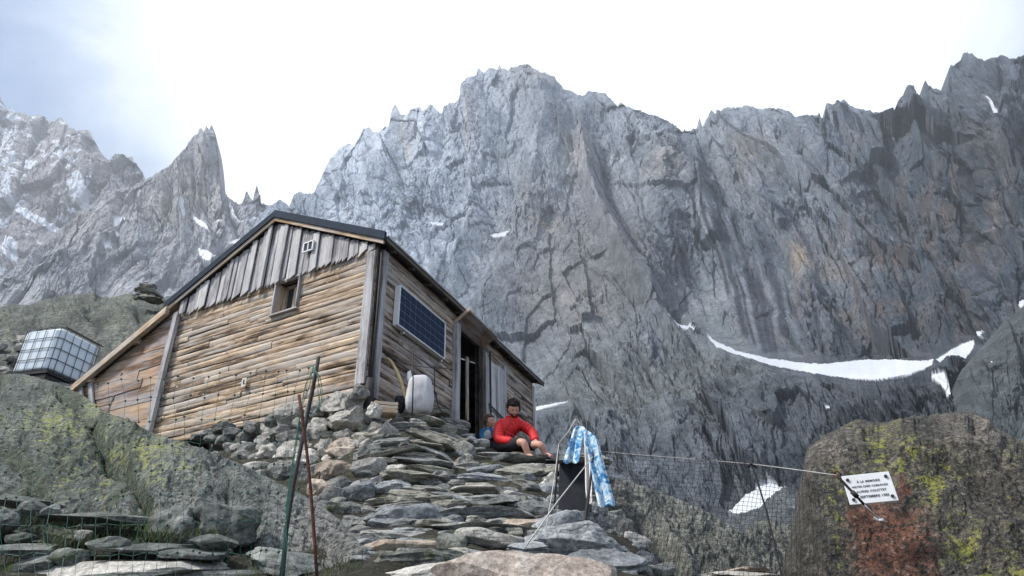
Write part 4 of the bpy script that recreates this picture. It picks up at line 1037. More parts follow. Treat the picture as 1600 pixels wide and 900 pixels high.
# long lichened slab in the left foreground
SL_TOP = [(-420, 520), (-140, 560), (-60, 575), (0, 585), (30, 584), (60, 590), (92, 600), (130, 618), (160, 640), (200, 660), (240, 676), (285, 692), (330, 706), (380, 727), (430, 752), (470, 772), (500, 790), (530, 812), (552, 838), (566, 858), (580, 890), (620, 930)]
_pd = plane_depth([(60, 590, 9.3), (565, 858, 4.3), (170, 840, 4.5)])
def sl_depth(X, Y, T): return round_off(T, _pd(X, Y), .5, .07)
def sl_disp(P, X, Y, T, D):
    px = D / FPX
    d, crack = smoothrock(X, Y, 401, ((120, 14, 4), (46, 6, 1.6), (17, 2.2, .7), (8, .9, .3)), -35, 1.8)
    d = d * 1.15 + 16 * fbm(X / 110, Y / 90, .2, 4, 410) + 7 * fbm(X / 22, Y / 22, .6, 5, 411, .62)
    wob = 7 * fbm(X / 30, Y / 30, 2, 3, 415)
    for poly, h, wd in (([(95, 596), (140, 640), (165, 700), (205, 735), (222, 770), (232, 800)], 26, 9), ([(232, 780), (300, 790), (330, 830), (345, 880)], 14, 10), ([(330, 712), (360, 742), (355, 780)], 10, 7), ([(430, 770), (470, 820), (500, 850)], 5, 7), ([(-10, 690), (50, 720), (62, 770)], 18, 18)):
        dd, side, tt = line_dist(poly, X + wob, Y - wob); d = d - h * np.exp(-(dd / wd) ** 1.4); crack = crack + 2.5 * np.exp(-(dd / (wd * .8)) ** 2)
    dd, side, tt = line_dist([(160, 640), (240, 700), (330, 740), (430, 790), (520, 850)], X, Y); d = d + 8 * np.maximum(0, 1 - dd / 60)
    n1 = fbm(X / 60, Y / 60, .5, 4, 421); n2 = fbm(X / 14, Y / 14, .5, 4, 422)
    k = np.clip(.5 + n1 + .7 * n2, 0, 1)[..., None]
    col = np.array([.05, .06, .058]) * (1 - k) + np.array([.235, .25, .235]) * k
    smooth = sstep(400, 470, X) * sstep(-20, 30, Y - 790 + (X - 440) * .3)
    smooth = np.maximum(smooth, blob(X, Y, 275, 815, 60, 35, X * 0 + 1))
    col = col * (1 - .6 * smooth[..., None]) + np.array([.30, .29, .275]) * .6 * smooth[..., None]
    moss = sstep(.05, .25, fbm(X / 25, Y / 18, .8, 4, 431)) * sstep(.55, .75, T + .25 * n1) * (X < 420)
    moss = np.maximum(moss, np.clip(crack * .35, 0, .9) * (Y < 790) * (X < 240))
    col = col * (1 - .75 * moss[..., None]) + np.array([.06, .075, .03]) * .75 * moss[..., None]
    lic = np.clip(.42 + .9 * n1 - .9 * smooth - .5 * moss + .35 * blob(X, Y, 130, 690, 110, 90, X * 0 + 1) - .35 * sstep(280, 420, X), -.5, 1.1)
    c = np.ones(X.shape + (4,)); c[..., :3] = np.clip(col, .02, .9); c[..., 3] = lic
    return d * px, c
big_rock('rock_slab', -360, 600, 1100, SL_TOP, [(-420, 850), (-140, 850), (0, 850), (150, 850), (300, 862), (450, 900), (600, 935)], 420, sl_depth, sl_disp, R_REL, 'large sloping rock slab with yellow green lichen in the left foreground', 'rock', back=(5, .9, 1.0))

# lichened outcrop behind the hut and tank
OC_TOP = [(-140, 490), (-60, 482), (0, 480), (20, 474), (46, 478), (60, 470), (85, 466), (100, 461), (130, 459), (146, 456), (152, 462), (170, 466), (200, 458), (230, 462), (258, 468), (275, 482), (300, 520), (330, 560)]
_po = plane_depth([(100, 465, 23), (60, 590, 15.5), (250, 480, 22)])
def oc_disp(P, X, Y, T, D):
    px = D / FPX
    d, crack = smoothrock(X, Y, 501, ((60, 7, 3), (26, 3, 1.5), (11, 1.2, .6)), 65, 1.7)
    d = d * 1.1 + 7 * fbm(X / 50, Y / 40, .2, 4, 510) + 5 * fbm(X / 12, Y / 10, .6, 5, 511, .62)
    for poly, h, wd in (([(85, 470), (110, 466), (140, 470)], 10, 6), ([(140, 490), (165, 495), (195, 497)], 9, 5), ([(215, 480), (222, 510), (232, 515)], 8, 5), ([(-20, 515), (40, 520), (100, 505), (110, 530)], 8, 6)):
        dd, side, tt = line_dist(poly, X, Y); d = d - h * np.exp(-(dd / wd) ** 1.4)
    n1 = fbm(X / 30, Y / 30, .5, 4, 521)
    k = np.clip(.5 + 1.3 * n1, 0, 1)[..., None]
    col = np.array([.04, .048, .042]) * (1 - k) + np.array([.16, .17, .15]) * k
    c = np.ones(X.shape + (4,)); c[..., :3] = col; c[..., 3] = .30 + .8 * n1
    return d * px, c
big_rock('rock_outcrop', -130, 320, 470, OC_TOP, 660, 230, lambda X, Y, T: round_off(T, _po(X, Y), 2.5, .08), oc_disp, R_REL2, 'green lichened rock outcrop behind the water tank and hut roof', 'rock', back=(5, 3, 3))

# mossy slope beyond the towels, and two rocks below the snow patch
MS_TOP = [(850, 790), (900, 765), (938, 742), (960, 746), (985, 752), (1000, 758), (1040, 772), (1080, 788), (1120, 806), (1150, 826), (1172, 842), (1186, 862), (1196, 885), (1204, 920), (1240, 940)]
_pm = plane_depth([(950, 750, 11.0), (1180, 860, 8.3), (1000, 890, 7.4)])
def ms_disp(P, X, Y, T, D):
    px = D / FPX
    d, crack = smoothrock(X, Y, 601, ((40, 6, 2.5), (16, 4, 1.5), (7, 2.5, 1)), 40, 1.2)
    d = d + 8 * fbm(X / 50, Y / 40, .2, 4, 610) + 5 * fbm(X / 7, Y / 7, .6, 4, 611)
    dd, side, tt = line_dist([(1000, 830), (1030, 850), (1050, 880), (1062, 920)], X, Y); d = d - 60 * np.exp(-(dd / 17) ** 2)
    dd, side, tt = line_dist([(1040, 835), (1062, 855), (1075, 890), (1080, 920)], X, Y); d = d + 22 * np.exp(-(dd / 10) ** 2)
    n1 = fbm(X / 30, Y / 30, .5, 4, 621); n2 = fbm(X / 6, Y / 6, .5, 3, 622)
    k = np.clip(.5 + .9 * n1 + 1.2 * n2, 0, 1)[..., None]
    col = np.array([.04, .042, .038]) * (1 - k) + np.array([.23, .235, .21]) * k
    c = np.ones(X.shape + (4,)); c[..., :3] = col; c[..., 3] = -.1 + .8 * n1
    return d * px, c
big_rock('mossy_rock', 860, 1235, 400, MS_TOP, 930, 230, lambda X, Y, T: round_off(T, _pm(X, Y), .8, .12), ms_disp, R_REL, 'dark mossy rock slope to the right of the hanging towels', 'rock', back=(5, .8, .9), jg=(1.5, 61))
MR_TOP = [(1120, 925), (1140, 900), (1155, 862), (1165, 828), (1180, 815), (1200, 812), (1222, 818), (1245, 832), (1290, 850), (1340, 870)]
_pr = plane_depth([(1180, 820, 12.5), (1290, 860, 12), (1180, 920, 11)])
def mr_disp(P, X, Y, T, D):
    d, c = ms_disp(P, X + 400, Y, T, D); c[..., 3] += .25; return d, c
big_rock('mossy_rock', 1120, 1335, 220, MR_TOP, 930, 110, lambda X, Y, T: round_off(T, _pr(X, Y), .8, .12), mr_disp, R_REL, 'small lichened rock behind the wire net, left of the plaque boulder', 'rock', back=(5, 1.2, 1.2), jg=(1.5, 63))
DR_TOP = [(1080, 860), (1120, 822), (1150, 804), (1185, 794), (1205, 778), (1212, 768), (1226, 762), (1240, 766), (1250, 778), (1270, 774), (1300, 766), (1350, 770)]
_pk = plane_depth([(1180, 800, 24), (1300, 780, 24), (1220, 880, 19)])
def dr_disp(P, X, Y, T, D):
    px = D / FPX
    d, crack = smoothrock(X, Y, 701, ((40, 5, 2), (16, 3, 1), (7, 1.5, .5)), 70, 1.8)
    n1 = fbm(X / 30, Y / 20, .5, 4, 721); k = np.clip(.5 + 1.3 * n1, 0, 1)[..., None]
    col = np.array([.035, .042, .05]) * (1 - k) + np.array([.12, .135, .15]) * k
    c = np.ones(X.shape + (4,)); c[..., :3] = col; c[..., 3] = -.4
    return d * px * 1.1 + 5 * px * fbm(X / 12, Y / 8, .2, 4, 710), c
big_rock('dark_rock', 1085, 1345, 260, DR_TOP, 920, 140, lambda X, Y, T: round_off(T, _pk(X, Y), 2, .12), dr_disp, R_REL2, 'dark broken rock in front of the small snow patch', 'rock', back=(5, 2.5, 2.5), jg=(3, 65))

# boulder with the plaque
BO_TOP = [(1222, 935), (1232, 915), (1237, 890), (1243, 862), (1252, 825), (1262, 795), (1268, 770), (1272, 745), (1275, 715), (1278, 693), (1287, 680), (1302, 674), (1320, 664), (1337, 656), (1345, 655), (1365, 659), (1382, 661), (1400, 656), (1425, 651), (1450, 649), (1470, 646), (1490, 645), (1515, 644), (1530, 648), (1545, 655), (1555, 666), (1570, 676), (1590, 686), (1610, 694), (1700, 740), (1800, 800)]
_pb = plane_depth([(1330, 700, 4.75), (1600, 760, 4.3), (1400, 900, 4.25)])
def bo_depth(X, Y, T):
    D = round_off(T, _pb(X, Y), .55, .16)
    return D + .75 * (1 - sstep(1228, 1330, X + (Y - 700) * .12)) ** 2
def bo_disp(P, X, Y, T, D):
    px = D / FPX
    d, crack = smoothrock(X, Y, 801, ((150, 12, 2), (60, 5, 1.2), (22, 2, .5)), 15, 1.5)
    d = d * .9 + 20 * fbm(X / 120, Y / 120, .2, 4, 810) + 6.0 * fbm(X / 12, Y / 12, .6, 5, 811, .65)
    flat = np.exp(-(((X - 1359) / 62) ** 4 + ((Y - 764) / 42) ** 4))
    d = d * (1 - .9 * flat) - 2 * flat
    for poly, h, wd in (([(1520, 650), (1548, 690), (1600, 760)], 12, 12), ([(1480, 730), (1540, 765), (1590, 790)], 7, 9), ([(1420, 800), (1500, 830), (1560, 900)], 7, 12), ([(1300, 690), (1310, 780), (1330, 900)], 5, 12)):
        dd, side, tt = line_dist(poly, X, Y); d = d - h * np.exp(-(dd / wd) ** 1.4)
    n1 = fbm(X / 60, Y / 60, .5, 4, 821); n2 = fbm(X / 12, Y / 12, .5, 5, 822, .65)
    k = np.clip(.5 + .8 * n1 + 1.0 * n2, 0, 1)[..., None]
    col = np.array([.035, .034, .03]) * (1 - k) + np.array([.19, .175, .15]) * k
    wx = X + 22 * fbm(X / 20, Y / 20, .3, 4, 831)
    rm = np.maximum(blob(wx, Y, 1396, 856, 74, 84, X * 0 + 1), np.maximum(.9 * blob(wx, Y, 1352, 806, 40, 26, X * 0 + 1), np.maximum(.8 * blob(wx, Y, 1410, 762, 12, 30, X * 0 + 1), .7 * blob(wx, Y, 1440, 910, 50, 40, X * 0 + 1))))
    rk = sstep(.25, .8, rm + .6 * n2 + .4 * n1) * np.clip(.8 + .6 * n2, 0, .92)
    col = col * (1 - rk[..., None]) + np.array([.20, .088, .058]) * rk[..., None]
    top = blob(X, Y, 1525, 668, 50, 26, n1 + .3) + .7 * blob(X, Y, 1310, 705, 30, 25, n2 + .2)
    col = col * (1 - .6 * top[..., None]) + np.array([.33, .29, .25]) * .6 * top[..., None]
    lic = .50 + 1.0 * n1 + .6 * n2 - 1.1 * rk - .7 * top - .5 * (1 - sstep(1260, 1310, X)) - .35 * blob(X, Y, 1560, 760, 40, 60, X * 0 + 1)
    c = np.ones(X.shape + (4,)); c[..., :3] = np.clip(col, .02, .9); c[..., 3] = np.clip(lic, -.8, 1.25)
    return d * px, c
BOULDER = big_rock('boulder', 1224, 1780, 620, BO_TOP, 930, 320, bo_depth, bo_disp, R_REL3, 'huge boulder with bright yellow lichen and rust stain that carries the white plaque', 'boulder', back=(6, 1.3, .9), taper=.05, jg=(1.6, 71))

# ================================================================ STEPS
ST = 'rough stone steps up to the hut'
def step(cx, cy, w, h, a, mat, label, kind='slab', **k): return stone(cx, cy, w, h, a, kind, mat, label=label, cat='stone step', group=k.pop('group', ST), name='stone_step', **k)
S_ = [
 (630, 856, 122, 26, 1, R_TAN, 'tan oblong step stone with rusty stains, lowest left step', 'block'),
 (640, 880, 150, 28, -1, R_MOSSY, 'dark mossy slab directly under the tan oblong step stone', 'slab'),
 (705, 853, 44, 36, 5, R_MOSSY, 'small mossy block right of the tan oblong step stone', 'block'),
 (780, 847, 122, 32, 2, R_PALE, 'smooth pale flat step slab where the guy rope is tied', 'slab'),
 (822, 863, 60, 22, 3, R_BLUE, 'grey stone wedged below the right end of the pale flat slab', 'slab'),
 (612, 838, 92, 14, 3, R_GREY, 'thin grey slab between the big corner block and the tan step stone', 'slab'),
 (622, 812, 118, 38, -2, R_BLUE, 'big grey cracked block at the left end of the lower steps', 'block'),
 (745, 806, 160, 20, 1, R_BLUE, 'long pale topped step slab above the long dark slab', 'lens'),
 (745, 828, 200, 22, 0, R_GREY, 'long dark grey step slab above the tan and pale stones', 'slab'),
 (835, 822, 104, 22, -1, R_TAN, 'brown stained slab right of the long dark step slab', 'slab'),
 (628, 819, 56, 16, 2, R_DARK, 'small dark wedge in front of the big grey cracked block', 'lens'),
 (880, 830, 90, 42, -8, R_BLUE, 'blue grey smooth stone right of the brown stained slab', 'round'),
 (752, 786, 104, 19, 1, R_DARK, 'dark middle step slab with a shadowed left end', 'slab'),
 (758, 767, 96, 13, 2, R_PALE, 'thin pale slab halfway up the steps', 'slab'),
 (812, 778, 76, 18, 5, R_GREY, 'grey slab right of the thin pale slab', 'slab'),
 (838, 798, 84, 26, 4, R_DARK, 'thick dark block at the right of the middle steps', 'block'),
 (820, 790, 24, 11, 0, R_PALE, 'tiny white stone in the middle of the steps', 'block'),
 (756, 748, 76, 15, 4, R_BLUE, 'blue grey slab left in the upper steps', 'lens'),
 (803, 757, 66, 15, 8, R_GREY, 'thin slab left of the white cube shaped stone', 'lens'),
 (857, 757, 32, 30, 4, R_PALE, 'white cube shaped stone in the upper steps', 'block'),
 (808, 737, 76, 18, -3, R_SCHIST, 'olive slab under the top step', 'lens'),
 (858, 738, 70, 14, -16, R_SCHIST, 'tilted olive slab right under the top step', 'lens'),
 (757, 735, 50, 14, 3, R_BLUE, 'short blue stone left of the olive slab', 'block'),
 (800, 717, 100, 17, 2, R_DARK, 'wide dark slab under the feet of the man in red', 'slab'),
 (870, 716, 60, 14, 0, R_DARK, 'dark slab right of the man in red', 'slab'),
 (846, 812, 50, 12, -8, R_GREY, 'thin grey slab below the thick dark block', 'lens'),
 (700, 790, 60, 14, -4, R_SCHIST, 'olive wedge left of the dark middle step slab', 'lens')]
for (cx, cy, w_, h_, a, m_, lb, kd) in S_:
    step(cx, cy, w_, h_, a, m_, lb, kd)
# ================================================================ DRY STONE WALL of thin slabs beside the steps
tw = empty('dry_stone_wall', pt(650, 770, hit(650, 770)), 'bulging dry stone wall of thin olive slabs between hut corner and steps', 'stone wall')
TW = [(587, 652, 92, 19, -8, R_DARK, 'lens'), (653, 655, 64, 15, 8, R_SCHIST, 'lens'), (673, 645, 54, 13, 5, R_SCHIST, 'slab'), (600, 678, 42, 26, -25, R_PALE, 'round'), (570, 668, 44, 14, -3, R_SCHIST, 'slab'), (595, 695, 88, 20, -8, R_DARK, 'lens'),
 (665, 681, 92, 17, 25, R_SCHIST, 'lens'), (697, 672, 28, 17, 15, R_SCHIST, 'block'), (606, 708, 96, 14, -10, R_SCHIST, 'lens'), (682, 711, 82, 16, 25, R_DARK, 'lens'), (720, 702, 38, 24, 40, R_GREY, 'block'), (727, 722, 32, 27, 10, R_GREY, 'round'),
 (657, 721, 92, 13, 5, R_DARK, 'slab'), (670, 735, 76, 14, 8, R_SCHIST, 'lens'), (617, 731, 30, 11, 0, R_PALE, 'slab'), (650, 748, 92, 20, 8, R_SCHIST, 'lens'), (610, 763, 60, 24, -5, R_BLUE, 'slab'), (667, 764, 62, 11, 5, R_GREY, 'slab'), (648, 780, 88, 22, 5, R_SCHIST, 'lens'),
 (620, 791, 82, 11, 0, R_GREY, 'slab'), (710, 729, 38, 17, 10, R_SCHIST, 'slab'), (697, 660, 22, 14, 40, R_GREY, 'block'), (640, 668, 66, 12, 4, R_DARK, 'slab'), (630, 697, 70, 11, 0, R_DARK, 'slab'), (640, 642, 44, 10, -4, R_GREY, 'slab'), (705, 690, 46, 13, 28, R_SCHIST, 'lens'),
 (580, 684, 40, 13, -8, R_SCHIST, 'slab'), (700, 745, 44, 12, 10, R_DARK, 'slab'), (620, 745, 40, 12, 0, R_SCHIST, 'slab'), (690, 775, 50, 11, 0, R_DARK, 'slab'), (575, 706, 44, 12, -6, R_DARK, 'slab'), (640, 711, 60, 10, 2, R_SCHIST, 'slab'), (738, 690, 24, 16, 5, R_BLUE, 'block'),
 (622, 657, 40, 10, -10, R_GREY, 'slab'), (660, 694, 60, 10, 12, R_SCHIST, 'lens'), (575, 740, 36, 12, -8, R_DARK, 'slab'), (712, 756, 30, 10, 4, R_GREY, 'slab'), (600, 720, 36, 10, -6, R_SCHIST, 'slab'), (676, 753, 34, 9, 8, R_DARK, 'slab'), (590, 783, 40, 13, 0, R_SCHIST, 'slab'), (720, 776, 34, 10, 0, R_SCHIST, 'slab'), (585, 752, 34, 12, -20, R_GREY, 'block')]
for (cx, cy, w_, h_, a, m_, kd) in TW:
    o = stone(cx, cy, w_, h_, a, kd, m_, push=-.05, parent=tw, tilt=random.uniform(-4, 8))
# foundation of blocks under the gable
fw_ = empty('stone_foundation', pt(460, 740, hit(460, 740)), 'foundation wall of rounded granite blocks under the log gable', 'stone wall')
FW = [(446, 645, 42, 29, 0, R_PALE, 'round'), (522, 629, 46, 24, -4, R_PALE, 'block'), (548, 626, 28, 26, 4, R_GREY, 'block'), (560, 612, 26, 20, 3, R_GREY, 'block'), (542, 652, 54, 30, -18, R_PALE, 'round'), (492, 668, 38, 32, 4, R_PALE, 'block'), (440, 672, 44, 14, -8, R_GREY, 'slab'), (448, 682, 46, 19, -5, R_PALE, 'round'),
 (412, 690, 28, 17, 4, R_GREY, 'round'), (415, 710, 30, 24, 0, R_PALE, 'round'), (452, 707, 40, 27, -3, R_PALE, 'block'), (480, 718, 38, 26, 3, R_PALE, 'round'), (530, 704, 42, 34, 2, R_TAN, 'block'), (508, 705, 22, 27, -4, R_PALE, 'block'), (523, 735, 64, 29, 2, R_TAN, 'round'),
 (448, 742, 60, 36, 2, R_GREY, 'round'), (537, 677, 28, 17, 0, R_GREY, 'block'), (562, 683, 30, 18, 4, R_SCHIST, 'block'), (577, 733, 48, 26, -6, R_GREY, 'round'), (526, 757, 36, 18, 0, R_DARK, 'block'), (496, 765, 32, 24, 8, R_TAN, 'round'), (523, 776, 42, 28, 12, R_GREY, 'block'), (557, 772, 48, 32, -25, R_BLUE, 'round'),
 (390, 668, 20, 18, 0, R_GREY, 'round'), (370, 700, 30, 18, 4, R_GREY, 'round'), (400, 728, 36, 14, -4, R_PALE, 'round'), (350, 690, 26, 16, 0, R_GREY, 'round'), (330, 684, 24, 12, 4, R_GREY, 'round'), (378, 684, 24, 14, 3, R_GREY, 'round'), (360, 676, 26, 12, 0, R_DARK, 'block'), (306, 680, 24, 10, 0, R_DARK, 'block'), (425, 655, 20, 16, 0, R_DARK, 'block'),
 (405, 745, 30, 16, 6, R_GREY, 'round'), (480, 745, 22, 20, 0, R_DARK, 'round'), (575, 760, 24, 18, 10, R_DARK, 'block'), (585, 640, 20, 18, 4, R_PALE, 'block'), (470, 690, 24, 18, 0, R_DARK, 'round'), (566, 708, 30, 22, 0, R_DARK, 'block'), (545, 795, 34, 18, 10, R_DARK, 'round'), (490, 640, 30, 18, 4, R_GREY, 'round'), (382, 712, 28, 16, 0, R_DARK, 'round'), (470, 660, 26, 14, 0, R_GREY, 'round'), (500, 790, 30, 16, 12, R_DARK, 'round'), (340, 668, 30, 12, 0, R_DARK, 'block')]
for (cx, cy, w_, h_, a, m_, kd) in FW:
    Yg = hit(cx, cy + 5); n_ = NG; d_ = Vector(rays(cx, cy)); yp = (n_.dot(C0 + NG * .28)) / n_.dot(d_)
    stone(cx, cy, w_ * 1.05, h_ * 1.08, a, kd, m_, y=min(Yg, yp) - .05, parent=fw_, tilt=random.uniform(-4, 6))

def fill(poly, stepx, stepy, fn, n_max):
    k = 0; xs = [p[0] for p in poly]; ys = [p[1] for p in poly]; y_ = min(ys)
    while y_ < max(ys):
        x_ = min(xs) + random.uniform(0, stepx)
        while x_ < max(xs):
            a, b = x_ + random.uniform(-3, 3), y_ + random.uniform(-2, 2)
            if bool(in_poly(poly, np.array([float(a)]), np.array([float(b)]))[0]) and k < n_max: fn(a, b); k += 1
            x_ += stepx
        y_ += stepy
fill([(560, 640), (700, 640), (745, 690), (735, 780), (600, 800), (570, 720)], 23, 10.5, lambda a, b: stone(a, b, random.uniform(26, 44), random.uniform(10, 15), random.uniform(-10, 14), random.choice(('slab', 'lens', 'block')), random.choice((R_SCHIST, R_DARK, R_GREY)), push=.06, parent=tw), 57)
fill([(455, 770), (570, 790), (590, 860), (560, 880), (520, 840)], 30, 15, lambda a, b: stone(a, b, random.uniform(26, 44), random.uniform(13, 20), random.uniform(-10, 20), random.choice(('round', 'slab')), random.choice((R_MOSSY, R_DARK, R_GREY)), push=-.02, label='mossy stone in the gully between the rock slab and the steps', cat='stone', group='mossy stones in the gully left of the steps'), 24)
def ff(a, b):
    Yg = hit(a, b + 5); yp = (NG.dot(C0 + NG * .2)) / NG.dot(Vector(rays(a, b)))
    stone(a, b, random.uniform(20, 32), random.uniform(15, 22), random.uniform(-12, 12), random.choice(('round', 'block')), random.choice((R_GREY, R_DARK, R_PALE, R_MOSSY)), y=min(Yg, yp) + .10, parent=fw_)
fill([(300, 672), (400, 662), (560, 615), (590, 660), (575, 800), (545, 810), (500, 778), (420, 740), (330, 700)], 24, 17, ff, 56)
fill([(570, 800), (745, 700), (930, 715), (940, 800), (900, 870), (560, 880)], 34, 17, lambda a, b: stone(a, b, random.uniform(36, 62), random.uniform(13, 20), random.uniform(-8, 8), random.choice(('slab', 'lens', 'block')), random.choice((R_GREY, R_DARK, R_BLUE, R_SCHIST, R_MOSSY)), push=.10, label='small slab wedged between the larger step stones', cat='stone', group='small slabs between the step stones'), 90)
fill([(930, 790), (1010, 800), (1050, 900), (900, 900)], 26, 18, lambda a, b: stone(a, b, random.uniform(24, 40), random.uniform(18, 26), random.uniform(-20, 20), 'round', random.choice((R_GREY, R_DARK, R_BLUE)), push=.12, label='small dark gap stone inside the rubble heap right of the steps', cat='stone', group='small stones inside the rubble heap'), 28)
fill([(-10, 790), (120, 800), (300, 850), (420, 880), (430, 905), (-10, 905)], 84, 26, lambda a, b: stone(a, b, random.uniform(34, 60), random.uniform(9, 16), random.uniform(-6, 10), random.choice(('round', 'lens')), random.choice((R_MOSSY, R_LEDGE, R_LEDGE)), y=min(hit(a, b), max(2.9, float(_pd(np.array(a), np.array(min(b, 850.)))) - .3)), label='small half buried stone in the grass at the lower left', cat='stone', group='small stones in the grass at the lower left'), 40)
# ================================================================ LOOSE STONES
def sly(a, b):
    return min(hit(a, b), max(2.9, float(_pd(np.array(float(a)), np.array(float(min(b, 850))))) - .42))
def loose(lst, group, cat='stone', left=False, **k):
    for t in lst:
        if left: k['y'] = sly(t[0], t[1])
        stone(*t[:5], t[6], t[5], label=t[7], cat=cat, group=group, **k)
loose([(994, 821, 42, 34, 8, R_PALE, 'round', 'pale round stone topmost in the rubble heap right of the steps'),
 (952, 815, 38, 18, -4, R_GREY, 'block', 'flat grey stone on top of the rubble heap below the tie-dye towel'),
 (972, 831, 40, 34, 12, R_GREY, 'round', 'grey stone in the middle of the rubble heap'),
 (996, 850, 44, 28, 4, R_PALE, 'round', 'light stone on the right flank of the rubble heap'),
 (1006, 872, 30, 20, 10, R_BLUE, 'round', 'blue grey stone low on the right flank of the rubble heap'),
 (1034, 880, 30, 16, 8, R_GREY, 'round', 'outermost grey stone of the rubble heap, beside the dark hollow'),
 (1036, 892, 38, 18, 4, R_BLUE, 'round', 'bluish stone at the bottom right of the rubble heap'),
 (916, 858, 168, 66, 4, R_BLUE, 'round', 'big smooth blue grey boulder behind the net at the foot of the steps'),
 (955, 885, 120, 30, 2, R_BLUE, 'slab', 'low grey slab in front of the big smooth blue grey boulder'),
 (905, 806, 46, 22, -6, R_BLUE, 'block', 'grey stone beside the iron post under the towels'),
 (930, 796, 36, 18, 4, R_GREY, 'block', 'small grey stone directly under the tie-dye towel'),
 (1015, 896, 34, 22, 0, R_DARK, 'round', 'dark stone at the lower edge of the rubble heap'),
 (885, 790, 50, 26, -3, R_DARK, 'block', 'dark stone left of the iron post under the towels'),
 (895, 765, 60, 30, 2, R_DARK, 'block', 'dark block in the shade behind the towels'),
 (905, 735, 70, 30, 0, R_DARK, 'block', 'dark block at the top of the bank behind the towels'),
 (938, 768, 40, 30, 0, R_DARK, 'block', 'shaded block right behind the tie-dye towel'),
 (978, 800, 40, 20, 0, R_MOSSY, 'block', 'mossy stone above the rubble heap'),
 (1060, 893, 40, 14, 4, R_MOSSY, 'slab', 'mossy stone right of the rubble heap in the hollow')], 'rubble heap right of the steps')
stone(808, 906, 262, 64, 3, 'round', R_FORE, y=2.35, label='coarse tan boulder in the bottom foreground, speckled and rough', cat='boulder', name='boulder', res=60, dk=.5, tilt=0, seed=88)
stone(690, 897, 170, 24, 1, 'slab', R_PALE, y=2.7, label='pale flat stone left of the coarse tan foreground boulder', cat='stone', res=24)
stone(1185, 906, 120, 20, 2, 'slab', R_PALE, y=6.8, label='pale stones ledge behind the net in the lower right', cat='stone')
stone(1175, 890, 56, 7, 3, 'slab', R_TAN, y=6.9, label='narrow tan slab lying on the pale ledge behind the net', cat='stone')
# ledges and stones in the lower left corner
loose([(250, 885, 330, 24, -1, R_PALE, 'slab', 'long thin pale slab along the bottom left edge'),
 (250, 903, 360, 22, 1, R_LEDGE, 'slab', 'dark slab under the long thin pale slab'),
 (235, 860, 130, 18, 5, R_LEDGE, 'lens', 'grey ledge stone above the long thin pale slab'),
 (300, 868, 100, 16, 6, R_LEDGE, 'lens', 'grey wedge stone at the right end of the grey ledge'),
 (22, 862, 90, 16, 4, R_LEDGE, 'slab', 'flat slab at the far left edge above the grey block'),
 (36, 890, 84, 32, 0, R_LEDGE, 'block', 'grey block in the bottom left corner'),
 (24, 783, 90, 16, 8, R_LEDGE, 'lens', 'tilted grey slab at the left edge under the lichened rock'),
 (40, 803, 44, 32, 0, R_LEDGE, 'round', 'round stone below the tilted slab at the left edge'),
 (76, 803, 26, 24, 0, R_LEDGE, 'round', 'small dark stone right of the round stone at the left edge'),
 (6, 812, 34, 30, 0, R_LEDGE, 'round', 'dark stone cut by the left edge'),
 (126, 836, 27, 14, 0, R_PALE, 'round', 'small white stone lying in the grass at the lower left'),
 (150, 812, 190, 20, 5, R_LEDGE, 'slab', 'dark mossy ledge under the lichened rock'),
 (170, 828, 130, 9, 6, R_LEDGE, 'lens', 'thin grey ledge running to the right below the dark mossy ledge'),
 (260, 820, 92, 50, 6, R_LEDGE, 'round', 'smooth grey boulder leaning on the lichened rock'),
 (352, 812, 90, 60, 12, R_LEDGE, 'round', 'mossy boulder right of the smooth grey boulder'),
 (100, 868, 60, 22, 2, R_LEDGE, 'round', 'dark stone right of the flat slab at the far left edge'),
 (170, 850, 60, 18, 3, R_LEDGE, 'round', 'low dark stone beside the small white stone'),
 (330, 845, 70, 20, 8, R_LEDGE, 'round', 'grey stone below the mossy boulder'),
 (420, 876, 120, 30, 10, R_LEDGE, 'slab', 'smooth grey slab by the feet of the iron posts')], 'stones and ledges at the lower left', left=True)
# scree left of the tank
sc_l = []
for i in range(16):
    x_, y_ = random.uniform(-5, 56), random.uniform(520, 592)
    stone(x_, y_, random.uniform(12, 24), random.uniform(8, 14), random.uniform(-20, 20), 'round', random.choice((R_GREY, R_PALE, R_GREY)), y=float(_po(np.array(x_), np.array(y_))) - .5, label='small pale scree stone on the slope left of the water tank', cat='stone', group='scree left of the tank')
# cairn on the outcrop
ca = empty('cairn', pt(228, 468, 21.2), 'small cairn of flat stones on the skyline of the lichened outcrop', 'cairn')
for (cx, cy, w_, h_, a) in ((228, 464, 34, 7, 10), (226, 459, 30, 6, -5), (230, 454, 28, 7, 12), (224, 450, 26, 6, -8), (228, 445, 20, 6, 6), (214, 460, 14, 9, -30), (236, 461, 12, 8, 20), (222, 443, 12, 4, -10)):
    stone(cx, cy, w_ * 1.1, h_ * 1.15, a, 'slab', R_SCHIST if w_ > 20 else R_GREY, y=21.0, parent=ca)
print('stones', NSTONE)

